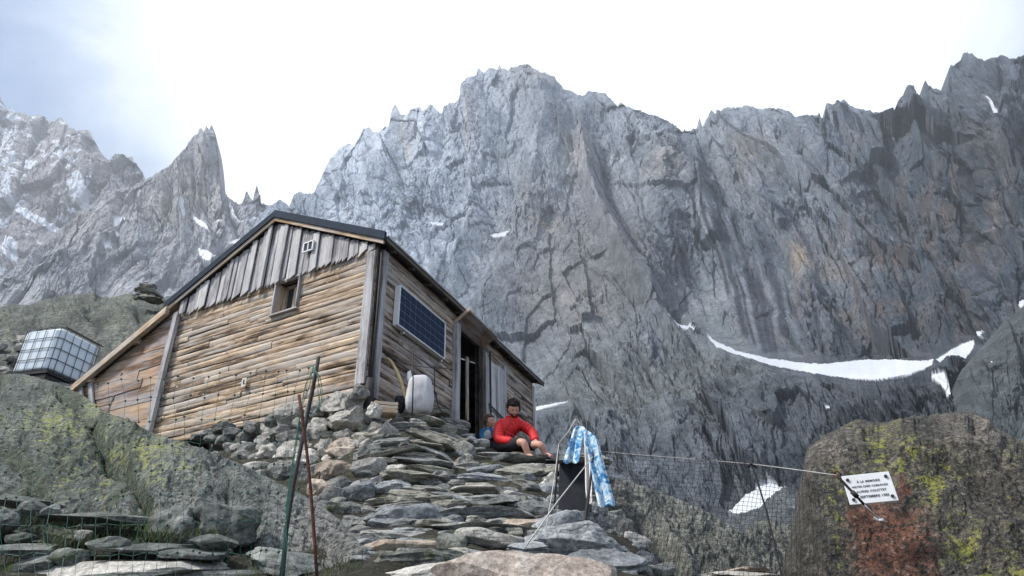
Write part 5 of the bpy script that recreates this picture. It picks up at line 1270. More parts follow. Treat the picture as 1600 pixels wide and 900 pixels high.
# ================================================================ PEOPLE
def eval_mesh(me, mods):
    o = bpy.data.objects.new('tmp', me); COL.objects.link(o)
    for t, kw in mods:
        m = o.modifiers.new(t, t)
        for k, v in kw.items(): setattr(m, k, v)
    dg = bpy.context.evaluated_depsgraph_get(); dg.update()
    out = bpy.data.meshes.new_from_object(o.evaluated_get(dg)); bpy.data.objects.remove(o)
    return out
def skin(joints, edges, root=0, sub=2):
    """joints: list of (Vector, radius or (rx, ry))"""
    me = bpy.data.meshes.new('sk'); me.from_pydata([tuple(j[0]) for j in joints], edges, [])
    bm = bmesh.new(); bm.from_mesh(me); L = bm.verts.layers.skin.verify(); bm.verts.ensure_lookup_table()
    for i, j in enumerate(joints):
        r = j[1]; bm.verts[i][L].radius = (r, r) if np.isscalar(r) else r
        bm.verts[i][L].use_root = (i == root)
    bm.to_mesh(me); bm.free()
    return eval_mesh(me, [('SKIN', {'branch_smoothing': .6}), ('SUBSURF', {'levels': sub, 'render_levels': sub})])
def arr(me):
    V = np.empty(len(me.vertices) * 3, np.float32); me.vertices.foreach_get('co', V); return V.reshape(-1, 3)
def setarr(me, V): me.vertices.foreach_set('co', np.asarray(V, np.float32).ravel()); me.update()
def vnorm(me):
    N_ = np.empty(len(me.vertices) * 3, np.float32); me.vertices.foreach_get('normal', N_); return N_.reshape(-1, 3)
def join_meshes(name, parts, mat):
    bm = bmesh.new()
    for p in parts: bm.from_mesh(p)
    me = bpy.data.meshes.new(name); bm.to_mesh(me); bm.free(); me.materials.clear(); me.materials.append(mat); me.shade_smooth(); return me
def ell_mesh(c, rx, ry, rz, ax, f=None, n=12):
    V, F = cube_sphere(n); p = V / np.linalg.norm(V, axis=1, keepdims=True)
    if f is not None: p = f(p)
    A = np.array([list(a) for a in ax]); P = np.array(c) + (p * [rx, ry, rz]) @ A
    return np_mesh('e', P, F)
SKIN = simple_mat('skin', (.50, .27, .20), .55, 0, .12, 20, .1)
HAIR = simple_mat('dark_hair', (.018, .013, .011), .75, 0, .5, 60, .8)
HAIRB = simple_mat('brown_hair', (.075, .045, .03), .75, 0, .4, 60, .8)
RED = simple_mat('red_jacket', (.62, .022, .025), .55, 0, .12, 30, .1)
def head(c, fwd, up, r, beard=False):
    """a head: skull, jaw, nose, brow, ears, lips in one mesh; fwd is where the face looks"""
    fwd = Vector(fwd).normalized(); up = Vector(up); up = (up - fwd * up.dot(fwd)).normalized(); sd_ = fwd.cross(up)
    ax = (sd_, fwd, up)      # local x: side, y: face, z: up
    def f(p):
        x, y, z = p[:, 0].copy(), p[:, 1].copy(), p[:, 2].copy()
        jaw = np.clip(-z, 0, 1); x = x * (1 - .30 * jaw ** 1.3); y = y + .16 * jaw * (y > 0) - .22 * jaw * (y < 0) * y
        y = np.where((z > -.25) & (z < .12) & (y > .6), y - .05, y)          # eye line
        nose = np.exp(-((x / .13) ** 2 + ((z + .22) / .22) ** 2)) * (y > 0); y = y + .24 * nose
        brow = np.exp(-(((z - .12) / .09) ** 2)) * (y > .5) * (np.abs(x) < .6); y = y + .05 * brow
        for s_ in (-1, 1):
            e = np.exp(-(((x - s_ * .33) / .12) ** 2 + ((z + .02) / .07) ** 2)) * (y > 0); y = y - .07 * e
        lip = np.exp(-((x / .24) ** 2 + ((z + .56) / .06) ** 2)) * (y > 0); y = y + .05 * lip
        return np.stack([x, y, z], 1)
    m = [ell_mesh(c, r * .78, r * .95, r * 1.18, ax, f, 18)]
    for s_ in (-1, 1):
        m.append(ell_mesh(Vector(c) + sd_ * (s_ * r * .80) - fwd * (r * .05) - up * (r * .08), r * .08, r * .17, r * .26, ax, None, 5))
    return m, ax
def hair_mesh(c, ax, r, seed, curly, face=-.15, low=-.35):
    V, F = cube_sphere(20); p = V / np.linalg.norm(V, axis=1, keepdims=True)
    n_ = fbm(p[:, 0] * 4.5 + seed, p[:, 1] * 4.5, p[:, 2] * 4.5, 3, seed)
    k = 1.0 + (.10 + .75 * n_ if curly else .07 + .12 * n_)
    # leave the face free
    cut = (p[:, 1] > .10) & (p[:, 2] < .38) | (p[:, 2] < low) & (p[:, 1] > -.5)
    k = np.where(cut, .80, k)
    P = np.array(c) + (p * k[:, None] * [r * .80, r * .97, r * 1.16]) @ np.array([list(a) for a in ax]) + np.array(ax[2]) * r * .05
    return np_mesh('hair', P, F)
def hand(wrist, fdir, palm_n, L, curl=.5, side=1):
    """palm and five bent fingers as skinned chains; fdir points along the fingers, palm_n out of the back of the hand"""
    fdir = Vector(fdir).normalized(); pn = Vector(palm_n); pn = (pn - fdir * pn.dot(fdir)).normalized(); sd_ = fdir.cross(pn) * side
    out = []
    J = [(Vector(wrist), L * .15), (Vector(wrist) + fdir * L * .22, (L * .20, L * .13)), (Vector(wrist) + fdir * L * .45, (L * .23, L * .11))]
    out.append(skin(J, [(0, 1), (1, 2)], 0, 2))
    for i, (o, ln, r) in enumerate(((-.17, .40, .055), (-.06, .46, .058), (.055, .43, .055), (.16, .33, .048))):
        b = Vector(wrist) + fdir * L * .40 + sd_ * (o * L); d1 = (fdir - pn * curl * .35 + sd_ * o * .5).normalized(); d2 = (fdir - pn * curl * 1.1).normalized(); d3 = (fdir - pn * curl * 1.9).normalized()
        p1 = b + d1 * ln * L * .5; p2 = p1 + d2 * ln * L * .32; p3 = p2 + d3 * ln * L * .25
        out.append(skin([(b, L * r), (p1, L * r), (p2, L * r * .9), (p3, L * r * .75)], [(0, 1), (1, 2), (2, 3)], 0, 1))
    b = Vector(wrist) + fdir * L * .12 - sd_ * L * .12; p1 = b + (fdir * .6 - sd_ * .8).normalized() * L * .22; p2 = p1 + (fdir - sd_ * .3 - pn * curl * .4).normalized() * L * .2
    out.append(skin([(b, L * .085), (p1, L * .07), (p2, L * .055)], [(0, 1), (1, 2)], 0, 1))
    return out

# man in the red jacket ------------------------------------------------
man = empty('person', pt(795, 712, 9.75), 'man in a bright red puffer jacket and dark shorts sitting on the top step', 'person')
Yb = 9.85
pel = pt(783, 697, Yb); wst = pt(786, 684, Yb); chs = pt(794, 668, Yb - .04); nek = pt(800, 653, Yb - .06); hd = pt(802, 640, Yb - .12)
shL = pt(780, 662, Yb - .02); shR = pt(815, 661, Yb - .02)
elL = pt(779, 688, Yb - .22); wrL = pt(804, 689, Yb - .50); elR = pt(832, 676, Yb - .10); wrR = pt(838, 692, Yb - .42)
knL = pt(818, 690, Yb - .62); anL = pt(826, 712, Yb - .58); toL = pt(834, 716, Yb - .72)
knR = pt(845, 694, Yb - .52); anR = pt(852, 710, Yb - .46); toR = pt(862, 714, Yb - .58)
hpL = pt(776, 699, Yb - .05); hpR = pt(792, 699, Yb - .02)
J = [(pel, .135), (wst, (.14, .11)), (chs, (.17, .12)), (nek, .062), (hd, .07), (shL, .075), (elL, .047), (wrL, .03), (shR, .075), (elR, .047), (wrR, .03),
     (hpL, .10), (knL, .062), (anL, .042), (toL, .035), (hpR, .10), (knR, .062), (anR, .042), (toR, .035)]
E_ = [(0, 1), (1, 2), (2, 3), (3, 4), (2, 5), (5, 6), (6, 7), (2, 8), (8, 9), (9, 10), (0, 11), (11, 12), (12, 13), (13, 14), (0, 15), (15, 16), (16, 17), (17, 18)]
body = skin(J, E_, 0, 2)
face_dir = (pt(812, 652, 7.5) - hd).normalized() + Vector((.25, 0, -.15))
hm, hax = head(hd, face_dir, (0, 0, 1), .108)
hL = hand(wrL, (knL + Vector((.06, -.03, -.02))) - wrL, (0, -.25, 1), .19, .55, 1)
hR = hand(wrR, (knR + Vector((.03, -.05, -.07))) - wrR, (0, -.4, 1), .19, .6, -1)
bme = join_meshes('body', [body] + hm + hL + hR, SKIN)
obj('body', bme, man)
o = obj('hair', join_meshes('hair', [hair_mesh(hd + Vector((0, 0, .012)), hax, .120, 3, True)], HAIR), man)
def beardm(c, ax, r):
    V, F = cube_sphere(14); p = V / np.linalg.norm(V, axis=1, keepdims=True)
    keep = (p[:, 1] > .15) & (p[:, 2] < -.42)
    k = np.where(keep, 1.05 + .05 * np.sin(p[:, 0] * 40), .78); k = np.where((np.abs(p[:, 0]) < .22) & (p[:, 2] > -.62) & (p[:, 2] < -.5), .8, k)
    q = p.copy(); jaw = np.clip(-q[:, 2], 0, 1); q[:, 0] *= (1 - .26 * jaw); q[:, 1] += .15 * jaw * (q[:, 1] > 0)
    return np_mesh('b', np.array(c) + (q * k[:, None] * [r * .78, r * .95, r * 1.18]) @ np.array([list(a) for a in ax]), F)
obj('beard', join_meshes('beard', [beardm(hd, hax, .110)], HAIR), man)
for s_ in (-1, 1):
    e = ell_mesh(hd + hax[0] * (s_ * .030) + hax[1] * .088 + hax[2] * (-.002), .011, .008, .006, hax, None, 5); e.materials.append(HAIR); obj('eye', e, man)
# jacket
def jacket(Jk, Ek, ring=.055, amp=.022):
    m = skin(Jk, Ek, 0, 3)
    V = arr(m); N_ = vnorm(m)
    segs = [(np.array(Jk[a][0]), np.array(Jk[b][0])) for a, b in Ek]
    best = np.full(len(V), 9.0); par = np.zeros(len(V)); acc = 0
    for a, b in segs:
        d = b - a; L = np.linalg.norm(d); t = np.clip(((V - a) @ d) / L ** 2, 0, 1); dist = np.linalg.norm(V - a - t[:, None] * d, axis=1)
        mk = dist < best; best = np.where(mk, dist, best); par = np.where(mk, t * L + acc * 0, par)
    q = np.abs(np.sin(par * math.pi / ring)) ** .6
    n_ = fbm(V[:, 0] * 14, V[:, 1] * 14, V[:, 2] * 14, 3, 9)
    setarr(m, V + N_ * ((q - .6) * amp + n_ * .010)[:, None]); return m
Jk = [(wst + Vector((0, 0, -.05)), (.175, .15)), (wst + Vector((0, 0, .03)), (.18, .15)), (chs, (.205, .15)), (nek + Vector((0, 0, -.02)), .10), (nek + Vector((0, 0, .035)), .088),
      (shL, .105), (elL, .078), (wrL - (wrL - elL) * .12, .052), (shR, .105), (elR, .075), (wrR - (wrR - elR) * .12, .052)]
jm = jacket(Jk, [(0, 1), (1, 2), (2, 3), (3, 4), (2, 5), (5, 6), (6, 7), (2, 8), (8, 9), (9, 10)])
jo = obj('jacket', join_meshes('jacket', [jm], RED), man)
hood = skin([(nek + Vector((-.08, .07, .0)), .05), (nek + Vector((-.03, .12, .03)), .062), (nek + Vector((.06, .11, .02)), .06), (nek + Vector((.11, .04, -.01)), .045)], [(0, 1), (1, 2), (2, 3)], 0, 2)
obj('hood', join_meshes('hood', [hood], RED), jo)
mb = MB(); zf = [chs + Vector((.035, -.17, .12)), chs + Vector((.03, -.185, 0)), wst + Vector((.03, -.175, .02)), wst + Vector((.03, -.165, -.08))]
mb.tube(zf, .006, 6); mb.build('zip', simple_mat('dark_red_zip', (.12, .01, .012), .5), jo, True)
shorts = skin([(pel, .155), (hpL, .118), (knL * .93 + hpL * .07, .080), (hpR, .118), (knR * .86 + hpR * .14, .08)], [(0, 1), (1, 2), (0, 3), (3, 4)], 0, 2)
obj('shorts', join_meshes('shorts', [shorts], M_DARKCLOTH), man)
for a_, t_ in ((anL, toL), (anR, toR)):
    m = skin([(a_ + Vector((-.03, .04, -.01)), .048), (a_ * .5 + t_ * .5 + Vector((0, 0, -.01)), .045), (t_, .036)], [(0, 1), (1, 2)], 0, 2)
    obj('shoe', join_meshes('shoe', [m], M_DARKCLOTH), man)
# child -----------------------------------------------------------------
kid = empty('person', pt(770, 704, 10.1), 'small child in blue sleeves and pale vest sitting beside the man in red', 'person')
Yk = 10.15
kp = pt(762, 697, Yk); kc = pt(763, 679, Yk); kn = pt(764, 669, Yk); kh = pt(765, 659, Yk - .02)
ksL = pt(754, 673, Yk); ksR = pt(771, 673, Yk - .06); keL = pt(752, 684, Yk - .05); kwL = pt(761, 692, Yk - .20); keR = pt(774, 684, Yk - .12); kwR = pt(776, 692, Yk - .24)
kkL = pt(783, 694, Yk - .25); kaL = pt(793, 708, Yk - .28); kkR = pt(789, 697, Yk - .12); kaR = pt(800, 709, Yk - .2)
J = [(kp, .095), (kc, (.095, .075)), (kn, .04), (kh, .05), (ksL, .045), (keL, .03), (kwL, .02), (ksR, .045), (keR, .03), (kwR, .02), (kkL, .045), (kaL, .03), (kkR, .045), (kaR, .03)]
body = skin(J, [(0, 1), (1, 2), (2, 3), (1, 4), (4, 5), (5, 6), (1, 7), (7, 8), (8, 9), (0, 10), (10, 11), (0, 12), (12, 13)], 0, 2)
hm, kax = head(kh, (1.0, -.45, .08), (0, 0, 1), .093)
b_ = join_meshes('body', [body] + hm + hand(kwL, (.6, -.6, -.2), (0, 0, 1), .12, .5, 1) + hand(kwR, (.6, -.5, -.2), (0, 0, 1), .12, .5, -1), SKIN); obj('body', b_, kid)
obj('hair', join_meshes('hair', [hair_mesh(kh + Vector((-.005, .0, .008)), kax, .097, 8, False)], HAIRB), kid)
for s_ in (-1, 1):
    e = ell_mesh(kh + kax[0] * (s_ * .026) + kax[1] * .074, .008, .006, .005, kax, None, 5); e.materials.append(HAIR); obj('eye', e, kid)
BLUE = simple_mat('blue_sleeve', (.015, .12, .24), .8, 0, .2, 30, .2)
m = skin([(kc + Vector((0, .012, .02)), (.08, .07)), (ksL, .056), (keL, .046), (kwL, .036), (ksR, .058), (keR, .046), (kwR, .036)], [(0, 1), (1, 2), (2, 3), (0, 4), (4, 5), (5, 6)], 0, 2)
obj('sleeves', join_meshes('sleeves', [m], BLUE), kid)
m = skin([(kp + Vector((0, 0, .02)), (.112, .10)), (kc + Vector((.018, -.02, 0)), (.118, .10)), (kn + Vector((0.01, -.01, -.01)), .062)], [(0, 1), (1, 2)], 0, 2)
obj('vest', join_meshes('vest', [m], simple_mat('pale_vest', (.42, .43, .46), .85, 0, .25, 25, .3)), kid)
m = skin([(kp, .11), (kkL, .065), (kaL, .048), (kkR, .065), (kaR, .048)], [(0, 1), (1, 2), (0, 3), (3, 4)], 0, 2)
obj('trousers', join_meshes('trousers', [m], M_DARKCLOTH), kid)

# ================================================================ WATER TANK
yk0 = 1.0 / (float(rays(97, 511)[2]) - float(rays(70, 573)[2]))
A0 = pt(97, 511, yk0); zt_, zb_ = A0.z + .04, A0.z - 1.06
def at_z(px, py, z):
    d = rays(px, py); return Vector(d * (z / d[2]))
B0 = at_z(168, 546, zt_); D0 = at_z(51, 520, zt_)
vr_ = (B0 - A0); vl_ = (D0 - A0); print('tank', yk0, vr_.length, vl_.length)
vr_.z = vl_.z = 0; vr_.normalize(); vl_ = Vector((-vr_.y, vr_.x, 0)) if Vector((-vr_.y, vr_.x, 0)).dot(vl_) > 0 else Vector((vr_.y, -vr_.x, 0))
wr_, wl_ = 1.3, 1.05
tank = empty('water_tank', (A0.x, A0.y, zb_), 'white plastic water tank in a grid cage on a dark base, left of the hut', 'water tank')
def rrect(r, inset, n=6):
    pts = []
    for (cx, cy, a0) in ((r, r, 180), (wr_ - r, r, 270), (wr_ - r, wl_ - r, 0), (r, wl_ - r, 90)):
        for i in range(n + 1):
            a = rad(a0 + 90 * i / n); pts.append((cx + (r - inset) * math.cos(a), cy + (r - inset) * math.sin(a)))
    return pts
def tp(u, v, z): return Vector((A0.x, A0.y, 0)) + vr_ * u + vl_ * v + Zv * z
mb = MB(); rings = []
for z, ins in ((zb_ + .02, .06), (zb_ + .06, .025), (zb_ + .1, .02), (zt_ - .12, .02), (zt_ - .07, .03), (zt_ - .03, .08), (zt_ - .02, .14)):
    rings.append([tp(u, v, z) for u, v in rrect(.16, ins)])
mb.loft(rings, [(0, 0, 0)] * (len(rings) * len(rings[0])))
M_TANK = simple_mat('tank_plastic', (.72, .80, .86), .35, 0, .05, 3); mb.build('bottle', M_TANK, tank, True)
mb = MB(); per = rrect(.16, 0, 5)
for k_ in range(5):
    z = zb_ + .03 + (zt_ - zb_ - .05) * k_ / 4
    mb.tube([tp(u, v, z) for u, v in per + per[:1]], .008, 6)
for i in range(5): 
    u = .17 + (wr_ - .34) * i / 4
    for v in (0, wl_): mb.tube([tp(u, v, zb_), tp(u, v, zt_)], .007, 6)
for i in range(4):
    v = .17 + (wl_ - .34) * i / 3
    for u in (0, wr_): mb.tube([tp(u, v, zb_), tp(u, v, zt_)], .007, 6)
for u, v in ((.047, .047), (wr_ - .047, .047), (.047, wl_ - .047), (wr_ - .047, wl_ - .047)): mb.tube([tp(u, v, zb_), tp(u, v, zt_)], .007, 6)
mb.build('cage', simple_mat('cage_steel', (.05, .06, .07), .5, .5), tank, True)
mb = MB(); mb.tube([tp(.1, -.0, zt_ + .01), tp(wr_, -.0, zt_ + .01)], .014, 6); mb.build('top_bar', M_IRON, tank, True)
mb = MB(); mb.box(tp(wr_ / 2, wl_ / 2, zb_ - .05), wr_, wl_, .06, (vr_, vl_, Zv)); mb.box(tp(wr_ / 2, wl_ / 2, zb_ - .17), wr_ - .05, wl_ - .05, .12, (vr_, vl_, Zv)); mb.build('base', M_IRON, tank)
tm_ = stone(80, 628, 190, 56, 14, 'slab', R_DARK, y=yk0 + .1, label='dark flat rock that carries the caged water tank', cat='rock', name='rock', res=30, dk=.7)

# ================================================================ THINGS BY THE HUT WALL
# wooden crate
c_ = pt(601, 640, 8.75); crate = empty('crate', c_ - Vector((0, 0, .08)), 'small pale wooden slatted crate on the stone wall by the hut corner', 'crate')
ax_ = (Vector((.93, .36, 0)), Vector((-.36, .93, 0)), Zv)
for k_ in range(3):
    mb = MB(); mb.box(c_ + Zv * (-.052 + .054 * k_) - ax_[1] * .12, .32, .012, .042, ax_); mb.box(c_ + Zv * (-.052 + .054 * k_) + ax_[1] * .12, .32, .012, .042, ax_)
    mb.box(c_ + Zv * (-.052 + .054 * k_) + ax_[0] * .16, .012, .24, .042, ax_); mb.box(c_ + Zv * (-.052 + .054 * k_) - ax_[0] * .16, .012, .24, .042, ax_); mb.build('slat_ring', W_TAN, crate)
mb = MB()
for i in (-1, 1):
    for j in (-1, 1): mb.box(c_ + ax_[0] * .145 * i + ax_[1] * .105 * j, .025, .025, .17, ax_)
mb.build('corner_blocks', W_TAN, crate)
mb = MB(); mb.box(c_ - Zv * .077, .31, .23, .01, ax_); mb.build('floor', W_LEAN, crate)
# white woven sack
sc0 = pt(655, 645, 9.15); sack = empty('sack', sc0, 'full white woven sack with tied neck leaning against the hut side wall', 'sack')
V, F = cube_sphere(20); p = V / np.linalg.norm(V, axis=1, keepdims=True); p = p / (np.abs(p) ** 3.6).sum(1, keepdims=True) ** (1 / 3.6)
q = p * [.205, .17, .30]; q[:, 2] += .27; q[:, 0] *= 1 - .16 * np.clip(q[:, 2] / .5 - .4, 0, 1); q += .035 * fbm(q[:, 0] * 8, q[:, 1] * 8, q[:, 2] * 3.5, 4, 3)[:, None]
me = np_mesh('bag', q + np.array(sc0), F, simple_mat('woven_white', (.50, .50, .52), .8, 0, .12, 90, .6)); bago = obj('bag', me, sack)
mb = MB(); nk = sc0 + Vector((-.15, 0, .50)); mb.tube([nk + Vector((.03, 0, -.06)), nk, nk + Vector((-.02, 0, .04)), nk + Vector((-.03, 0, .14)), nk + Vector((-.01, 0, .17))], [.06, .03, .045, .03, .01], 10, .15); mb.build('neck', simple_mat('woven_white_neck', (.62, .62, .63), .8), bago, True)
V2_, F2_ = stone_verts(.20, .18, .30, 99, 'round', 12)
me = np_mesh('bag', V2_ + np.array(pt(627, 632, 9.2)), F2_, M_DARKCLOTH); tag(obj('bag', me), 'small dark bag squeezed between the wooden crate and the white sack', 'bag')
mb = MB(); mb.tube([pt(604, 558, 9.25), pt(612, 566, 9.25), pt(620, 580, 9.25), pt(627, 598, 9.22), pt(634, 622, 9.18), pt(637, 640, 9.15)], [.018, .022, .026, .028, .028, .026], 8, .06)
tag(mb.build('curved_pole', simple_mat('yellow_wood', (.55, .42, .22), .7, 0, .2, 12), None, True, loc=pt(637, 640, 9.15)), 'curved yellowish wooden pole leaning on the hut wall beside the sack', 'pole')
mb = MB(); mb.tube([pt(645, 548, 8.9), pt(645.5, 600, 8.88), pt(644, 648, 8.85)], .010, 6, .1); tag(mb.build('iron_rod', M_IRON, None, True, loc=pt(644, 648, 8.85)), 'thin dark rod standing in front of the white sack', 'rod')
mb = MB(); mb.tube([pt(679, 572, 9.5), pt(679, 610, 9.5), pt(684, 632, 9.5), pt(694, 652, 9.5)], .008, 6, .1); tag(mb.build('iron_rod', M_IRON, None, True, loc=pt(694, 652, 9.5)), 'thin bent dark rod right of the white sack, below the solar panel', 'rod')
mb = MB(); pts_ = [pt(600 + i * 9, 555 + i * 2.2 + 5 * math.sin(i * .35), 9.1 + i * .12) for i in range(13)]; mb.tube(pts_, .006, 5); tag(mb.build('wire', M_IRON, None, True, loc=pts_[0]), 'sagging dark wire running along the hut side wall under the panel', 'wire')

# ================================================================ FENCES
mb = MB(); P_ = [(498, 558, 3.72), (492, 590, 3.70), (482, 640, 3.68), (472, 690, 3.64), (458, 760, 3.60), (447, 830, 3.56), (441, 905, 3.50), (439, 930, 3.48)]
mb.tube([pt(*q) for q in P_], [.012, .012, .0125, .012, .0125, .0125, .0125, .012], 8, .12)
tag(mb.build('fence_post', M_IRON, None, True, loc=pt(*P_[-1])), 'crooked black iron post in the left foreground tied with green netting', 'post', 'foreground fence posts')
mb = MB(); P_ = [(467, 617, 3.42), (472, 650, 3.42), (480, 710, 3.41), (486, 770, 3.40), (492, 850, 3.38), (497, 930, 3.36)]
mb.tube([pt(*q) for q in P_], .0085, 8, .12)
tag(mb.build('fence_post', M_RUST, None, True, loc=pt(*P_[-1])), 'thin rusty red iron rod right of the black foreground post', 'post', 'foreground fence posts')
def thread(mb, pts, r, k=3): mb.tube(pts, r, k)
GREEN = simple_mat('green_net', (.010, .10, .075), .6, 0, .3, 30)
def net(name, label, top, bot, cols, rows, r, mat, knots=0.0, wob=.004, kmat=None, sag=0.0, loc=None):
    """a net hung between a top and a bottom line; rows and columns of thread, knots where they cross"""
    def curve(pl, u):
        n_ = len(pl) - 1; t = u * n_; i = min(int(t), n_ - 1); f = t - i
        a, b = pl[i], pl[i + 1]; return a.lerp(b, f)
    T = [pt(*q) for q in top]; B = [pt(*q) for q in bot]; rs = random.Random(len(label)); gridp = []
    for j in range(rows + 1):
        v = j / rows; row = []
        for i in range(cols + 1):
            u = i / cols; p_ = curve(T, u).lerp(curve(B, u), v)
            p_ = p_ + Vector((rs.uniform(-wob, wob), rs.uniform(-wob, wob) * 2, rs.uniform(-wob, wob)))
            p_.z -= sag * math.sin(u * math.pi * 3) ** 2 * (1 - v)
            p_.y += .03 * math.sin(u * 9 + v * 4)
            row.append(p_)
        gridp.append(row)
    o = empty(name, loc or gridp[-1][0], label, 'net')
    mb = MB()
    for row in gridp: thread(mb, row, r)
    for i in range(cols + 1): thread(mb, [gridp[j][i] for j in range(rows + 1)], r)
    mb.build('mesh', mat, o)
    if knots:
        mb = MB()
        for row in gridp:
            for p_ in row: mb.box(p_, knots, knots, knots)
        k = mb.build('knots', kmat or mat, o); tag(k, kind='stuff')
    return o
net('green_net', 'green knotted netting stretched left from the black foreground post', [(496, 570, 3.72), (430, 578, 3.8), (330, 588, 3.95), (240, 594, 4.1), (145, 603, 4.2), (40, 606, 4.25), (-60, 604, 4.3)],
    [(444, 915, 3.5), (380, 915, 3.6), (300, 915, 3.65), (220, 915, 3.7), (140, 915, 3.75), (40, 915, 3.8), (-60, 915, 3.85)], 26, 8, .0013, GREEN, .0095, .012, M_IRON, .0)
for lb, P_ in (('loose bunch of green net cord hanging down the black foreground post', [(494, 572, 3.66), (484, 600, 3.64), (474, 640, 3.62), (470, 680, 3.6), (462, 730, 3.57), (452, 790, 3.53), (447, 850, 3.5), (442, 905, 3.46)]),
               ('short loop of green cord at the top of the black foreground post', [(492, 572, 3.66), (499, 588, 3.64), (503, 610, 3.64), (500, 635, 3.64), (496, 645, 3.63)])):
    mb = MB()
    for k_ in range(3):
        mb.tube([pt(a - 3 + random.uniform(-4, 4), b, c) for a, b, c in P_], .0022, 5)
    tag(mb.build('cord', GREEN, None, True, loc=pt(*P_[0])), lb, 'cord')
mb = MB(); P_ = [(929, 686, 5.25), (924, 740, 5.2), (916, 800, 5.1), (903, 880, 4.98), (902, 892, 4.95)]
mb.tube([pt(*q) for q in P_], .011, 8, .15); tag(mb.build('fence_post', M_IRON, None, True, loc=pt(*P_[-1])), 'dark iron post under the hanging tie-dye towel', 'post')
mb = MB(); P_ = [(1173, 722, 5.1), (1180, 740, 5.1), (1195, 790, 5.05), (1208, 840, 5.0), (1220, 895, 4.95), (1224, 915, 4.9)]
mb.tube([pt(*q) for q in P_], .0075, 8, .15); mb.tube([pt(1168, 729, 5.1), pt(1174, 724, 5.1), pt(1181, 731, 5.1)], .012, 6)
tag(mb.build('fence_post', M_IRON, None, True, loc=pt(*P_[-1])), 'leaning dark iron post in the middle of the wire net', 'post')
mb = MB(); P_ = [(873, 690, 5.6), (870, 740, 5.55), (866, 795, 5.5)]
mb.tube([pt(*q) for q in P_], .008, 6, .1); tag(mb.build('fence_post', M_IRON, None, True, loc=pt(*P_[-1])), 'thin dark rod behind the guy ropes left of the towels', 'post')
NETC = simple_mat('grey_net', (.028, .03, .033), .7, 0, .3, 30)
net('wire_net', 'fine grey wire net hanging from the rope between towels and boulder', [(928, 704, 5.25), (1000, 711, 5.25), (1090, 718, 5.2), (1175, 725, 5.12), (1245, 734, 4.8), (1310, 742, 4.35)],
    [(903, 895, 4.98), (970, 905, 4.95), (1060, 910, 4.95), (1150, 915, 4.95), (1240, 915, 4.5), (1322, 915, 4.0)], 56, 27, .0015, NETC, 0, .003)
def rope(pts, r, label, name='rope', mat=None):
    mb = MB(); mb.tube([pt(*q) for q in pts], r, 6); return tag(mb.build(name, mat or M_ROPE, None, True, loc=pt(*pts[0])), label, 'rope')
rope([(928, 703, 5.25), (945, 706, 5.25), (1000, 711, 5.24), (1090, 718, 5.19), (1175, 725, 5.1), (1245, 734, 4.78), (1310, 743, 4.3)], .0035, 'white rope running from the towel post to the plaque boulder')
rope([(926, 714, 5.2), (900, 747, 4.9), (870, 785, 4.55), (840, 828, 4.1), (818, 858, 3.85)], .0045, 'thick white guy rope slanting from the towel post down to the pale slab')
rope([(900, 655, 5.5), (888, 675, 5.5), (873, 694, 5.5)], .0065, 'short pale stick of rope slanting up above the towels')
rope([(873, 694, 5.5), (868, 735, 5.3), (861, 780, 4.9), (853, 826, 4.4)], .0038, 'thin pale guy rope hanging nearly straight down left of the towels')
# turnbuckle from the rope end across the plaque to its anchor
tb = empty('turnbuckle', pt(1375, 812, 4.15), 'dark iron turnbuckle crossing the plaque from rope end to rock anchor', 'turnbuckle')
mb = MB(); mb.tube([pt(1308, 741, 4.1), pt(1314, 750, 4.1), pt(1335, 772, 4.08), pt(1350, 788, 4.08)], [.009, .009, .008, .008], 8); mb.build('rod', M_IRON, tb, True)
mb = MB(); mb.tube([pt(1331, 768, 4.08), pt(1340, 777, 4.08)], .015, 8); mb.build('coupling', M_IRON, tb, True)
mb = MB(); mb.tube([pt(1350, 788, 4.08), pt(1362, 801, 4.1), pt(1375, 812, 4.14)], .0045, 6); mb.build('wire', M_ALU, tb, True)
mb = MB(); mb.tube([pt(1368, 810, 4.2), pt(1376, 814, 4.12), pt(1380, 812, 4.12)], .012, 8); mb.build('bolt', M_ALU, tb, True)
mb = MB(); mb.tube([pt(1303, 739, 4.12), pt(1309, 736, 4.1), pt(1314, 741, 4.1), pt(1309, 746, 4.1), pt(1303, 743, 4.12)], .006, 6); mb.build('hook', M_RUST, tb, True)

# ================================================================ PLAQUE
pc = pt(1359, 764, 4.18)
corners = [pt(1317, 744, 4.22), pt(1391, 737, 4.14), pt(1402, 782, 4.13), pt(1326, 790, 4.21)]
ux = ((corners[1] - corners[0]) + (corners[2] - corners[3])).normalized(); uy = ((corners[0] - corners[3]) + (corners[1] - corners[2])); uy = (uy - ux * uy.dot(ux)).normalized(); un = ux.cross(uy)
if un.dot(pc) > 0: un = -un
pc = sum(corners, Vector((0, 0, 0))) / 4
Wp = ((corners[1] - corners[0]).length + (corners[2] - corners[3]).length) / 2; Hp = ((corners[0] - corners[3]).length + (corners[1] - corners[2]).length) / 2
pl = empty('plaque', pc, 'white memorial plaque with dark lettering screwed to the lichened boulder', 'plaque')
mb = MB(); mb.box(pc, Wp, .012, Hp, (ux, un, uy)); mb.build('plate', simple_mat('enamel_white', (.70, .71, .73), .45, 0, .06, 10), pl, bevel=.003)
for i, j in ((-1, -1), (1, -1), (-1, 1), (1, 1)):
    mb = MB(); q0 = pc + ux * (Wp * .40 * i) + uy * (Hp * .34 * j); mb.tube([q0, q0 + un * .014], .010, 8); mb.build('screw', M_IRON, pl)
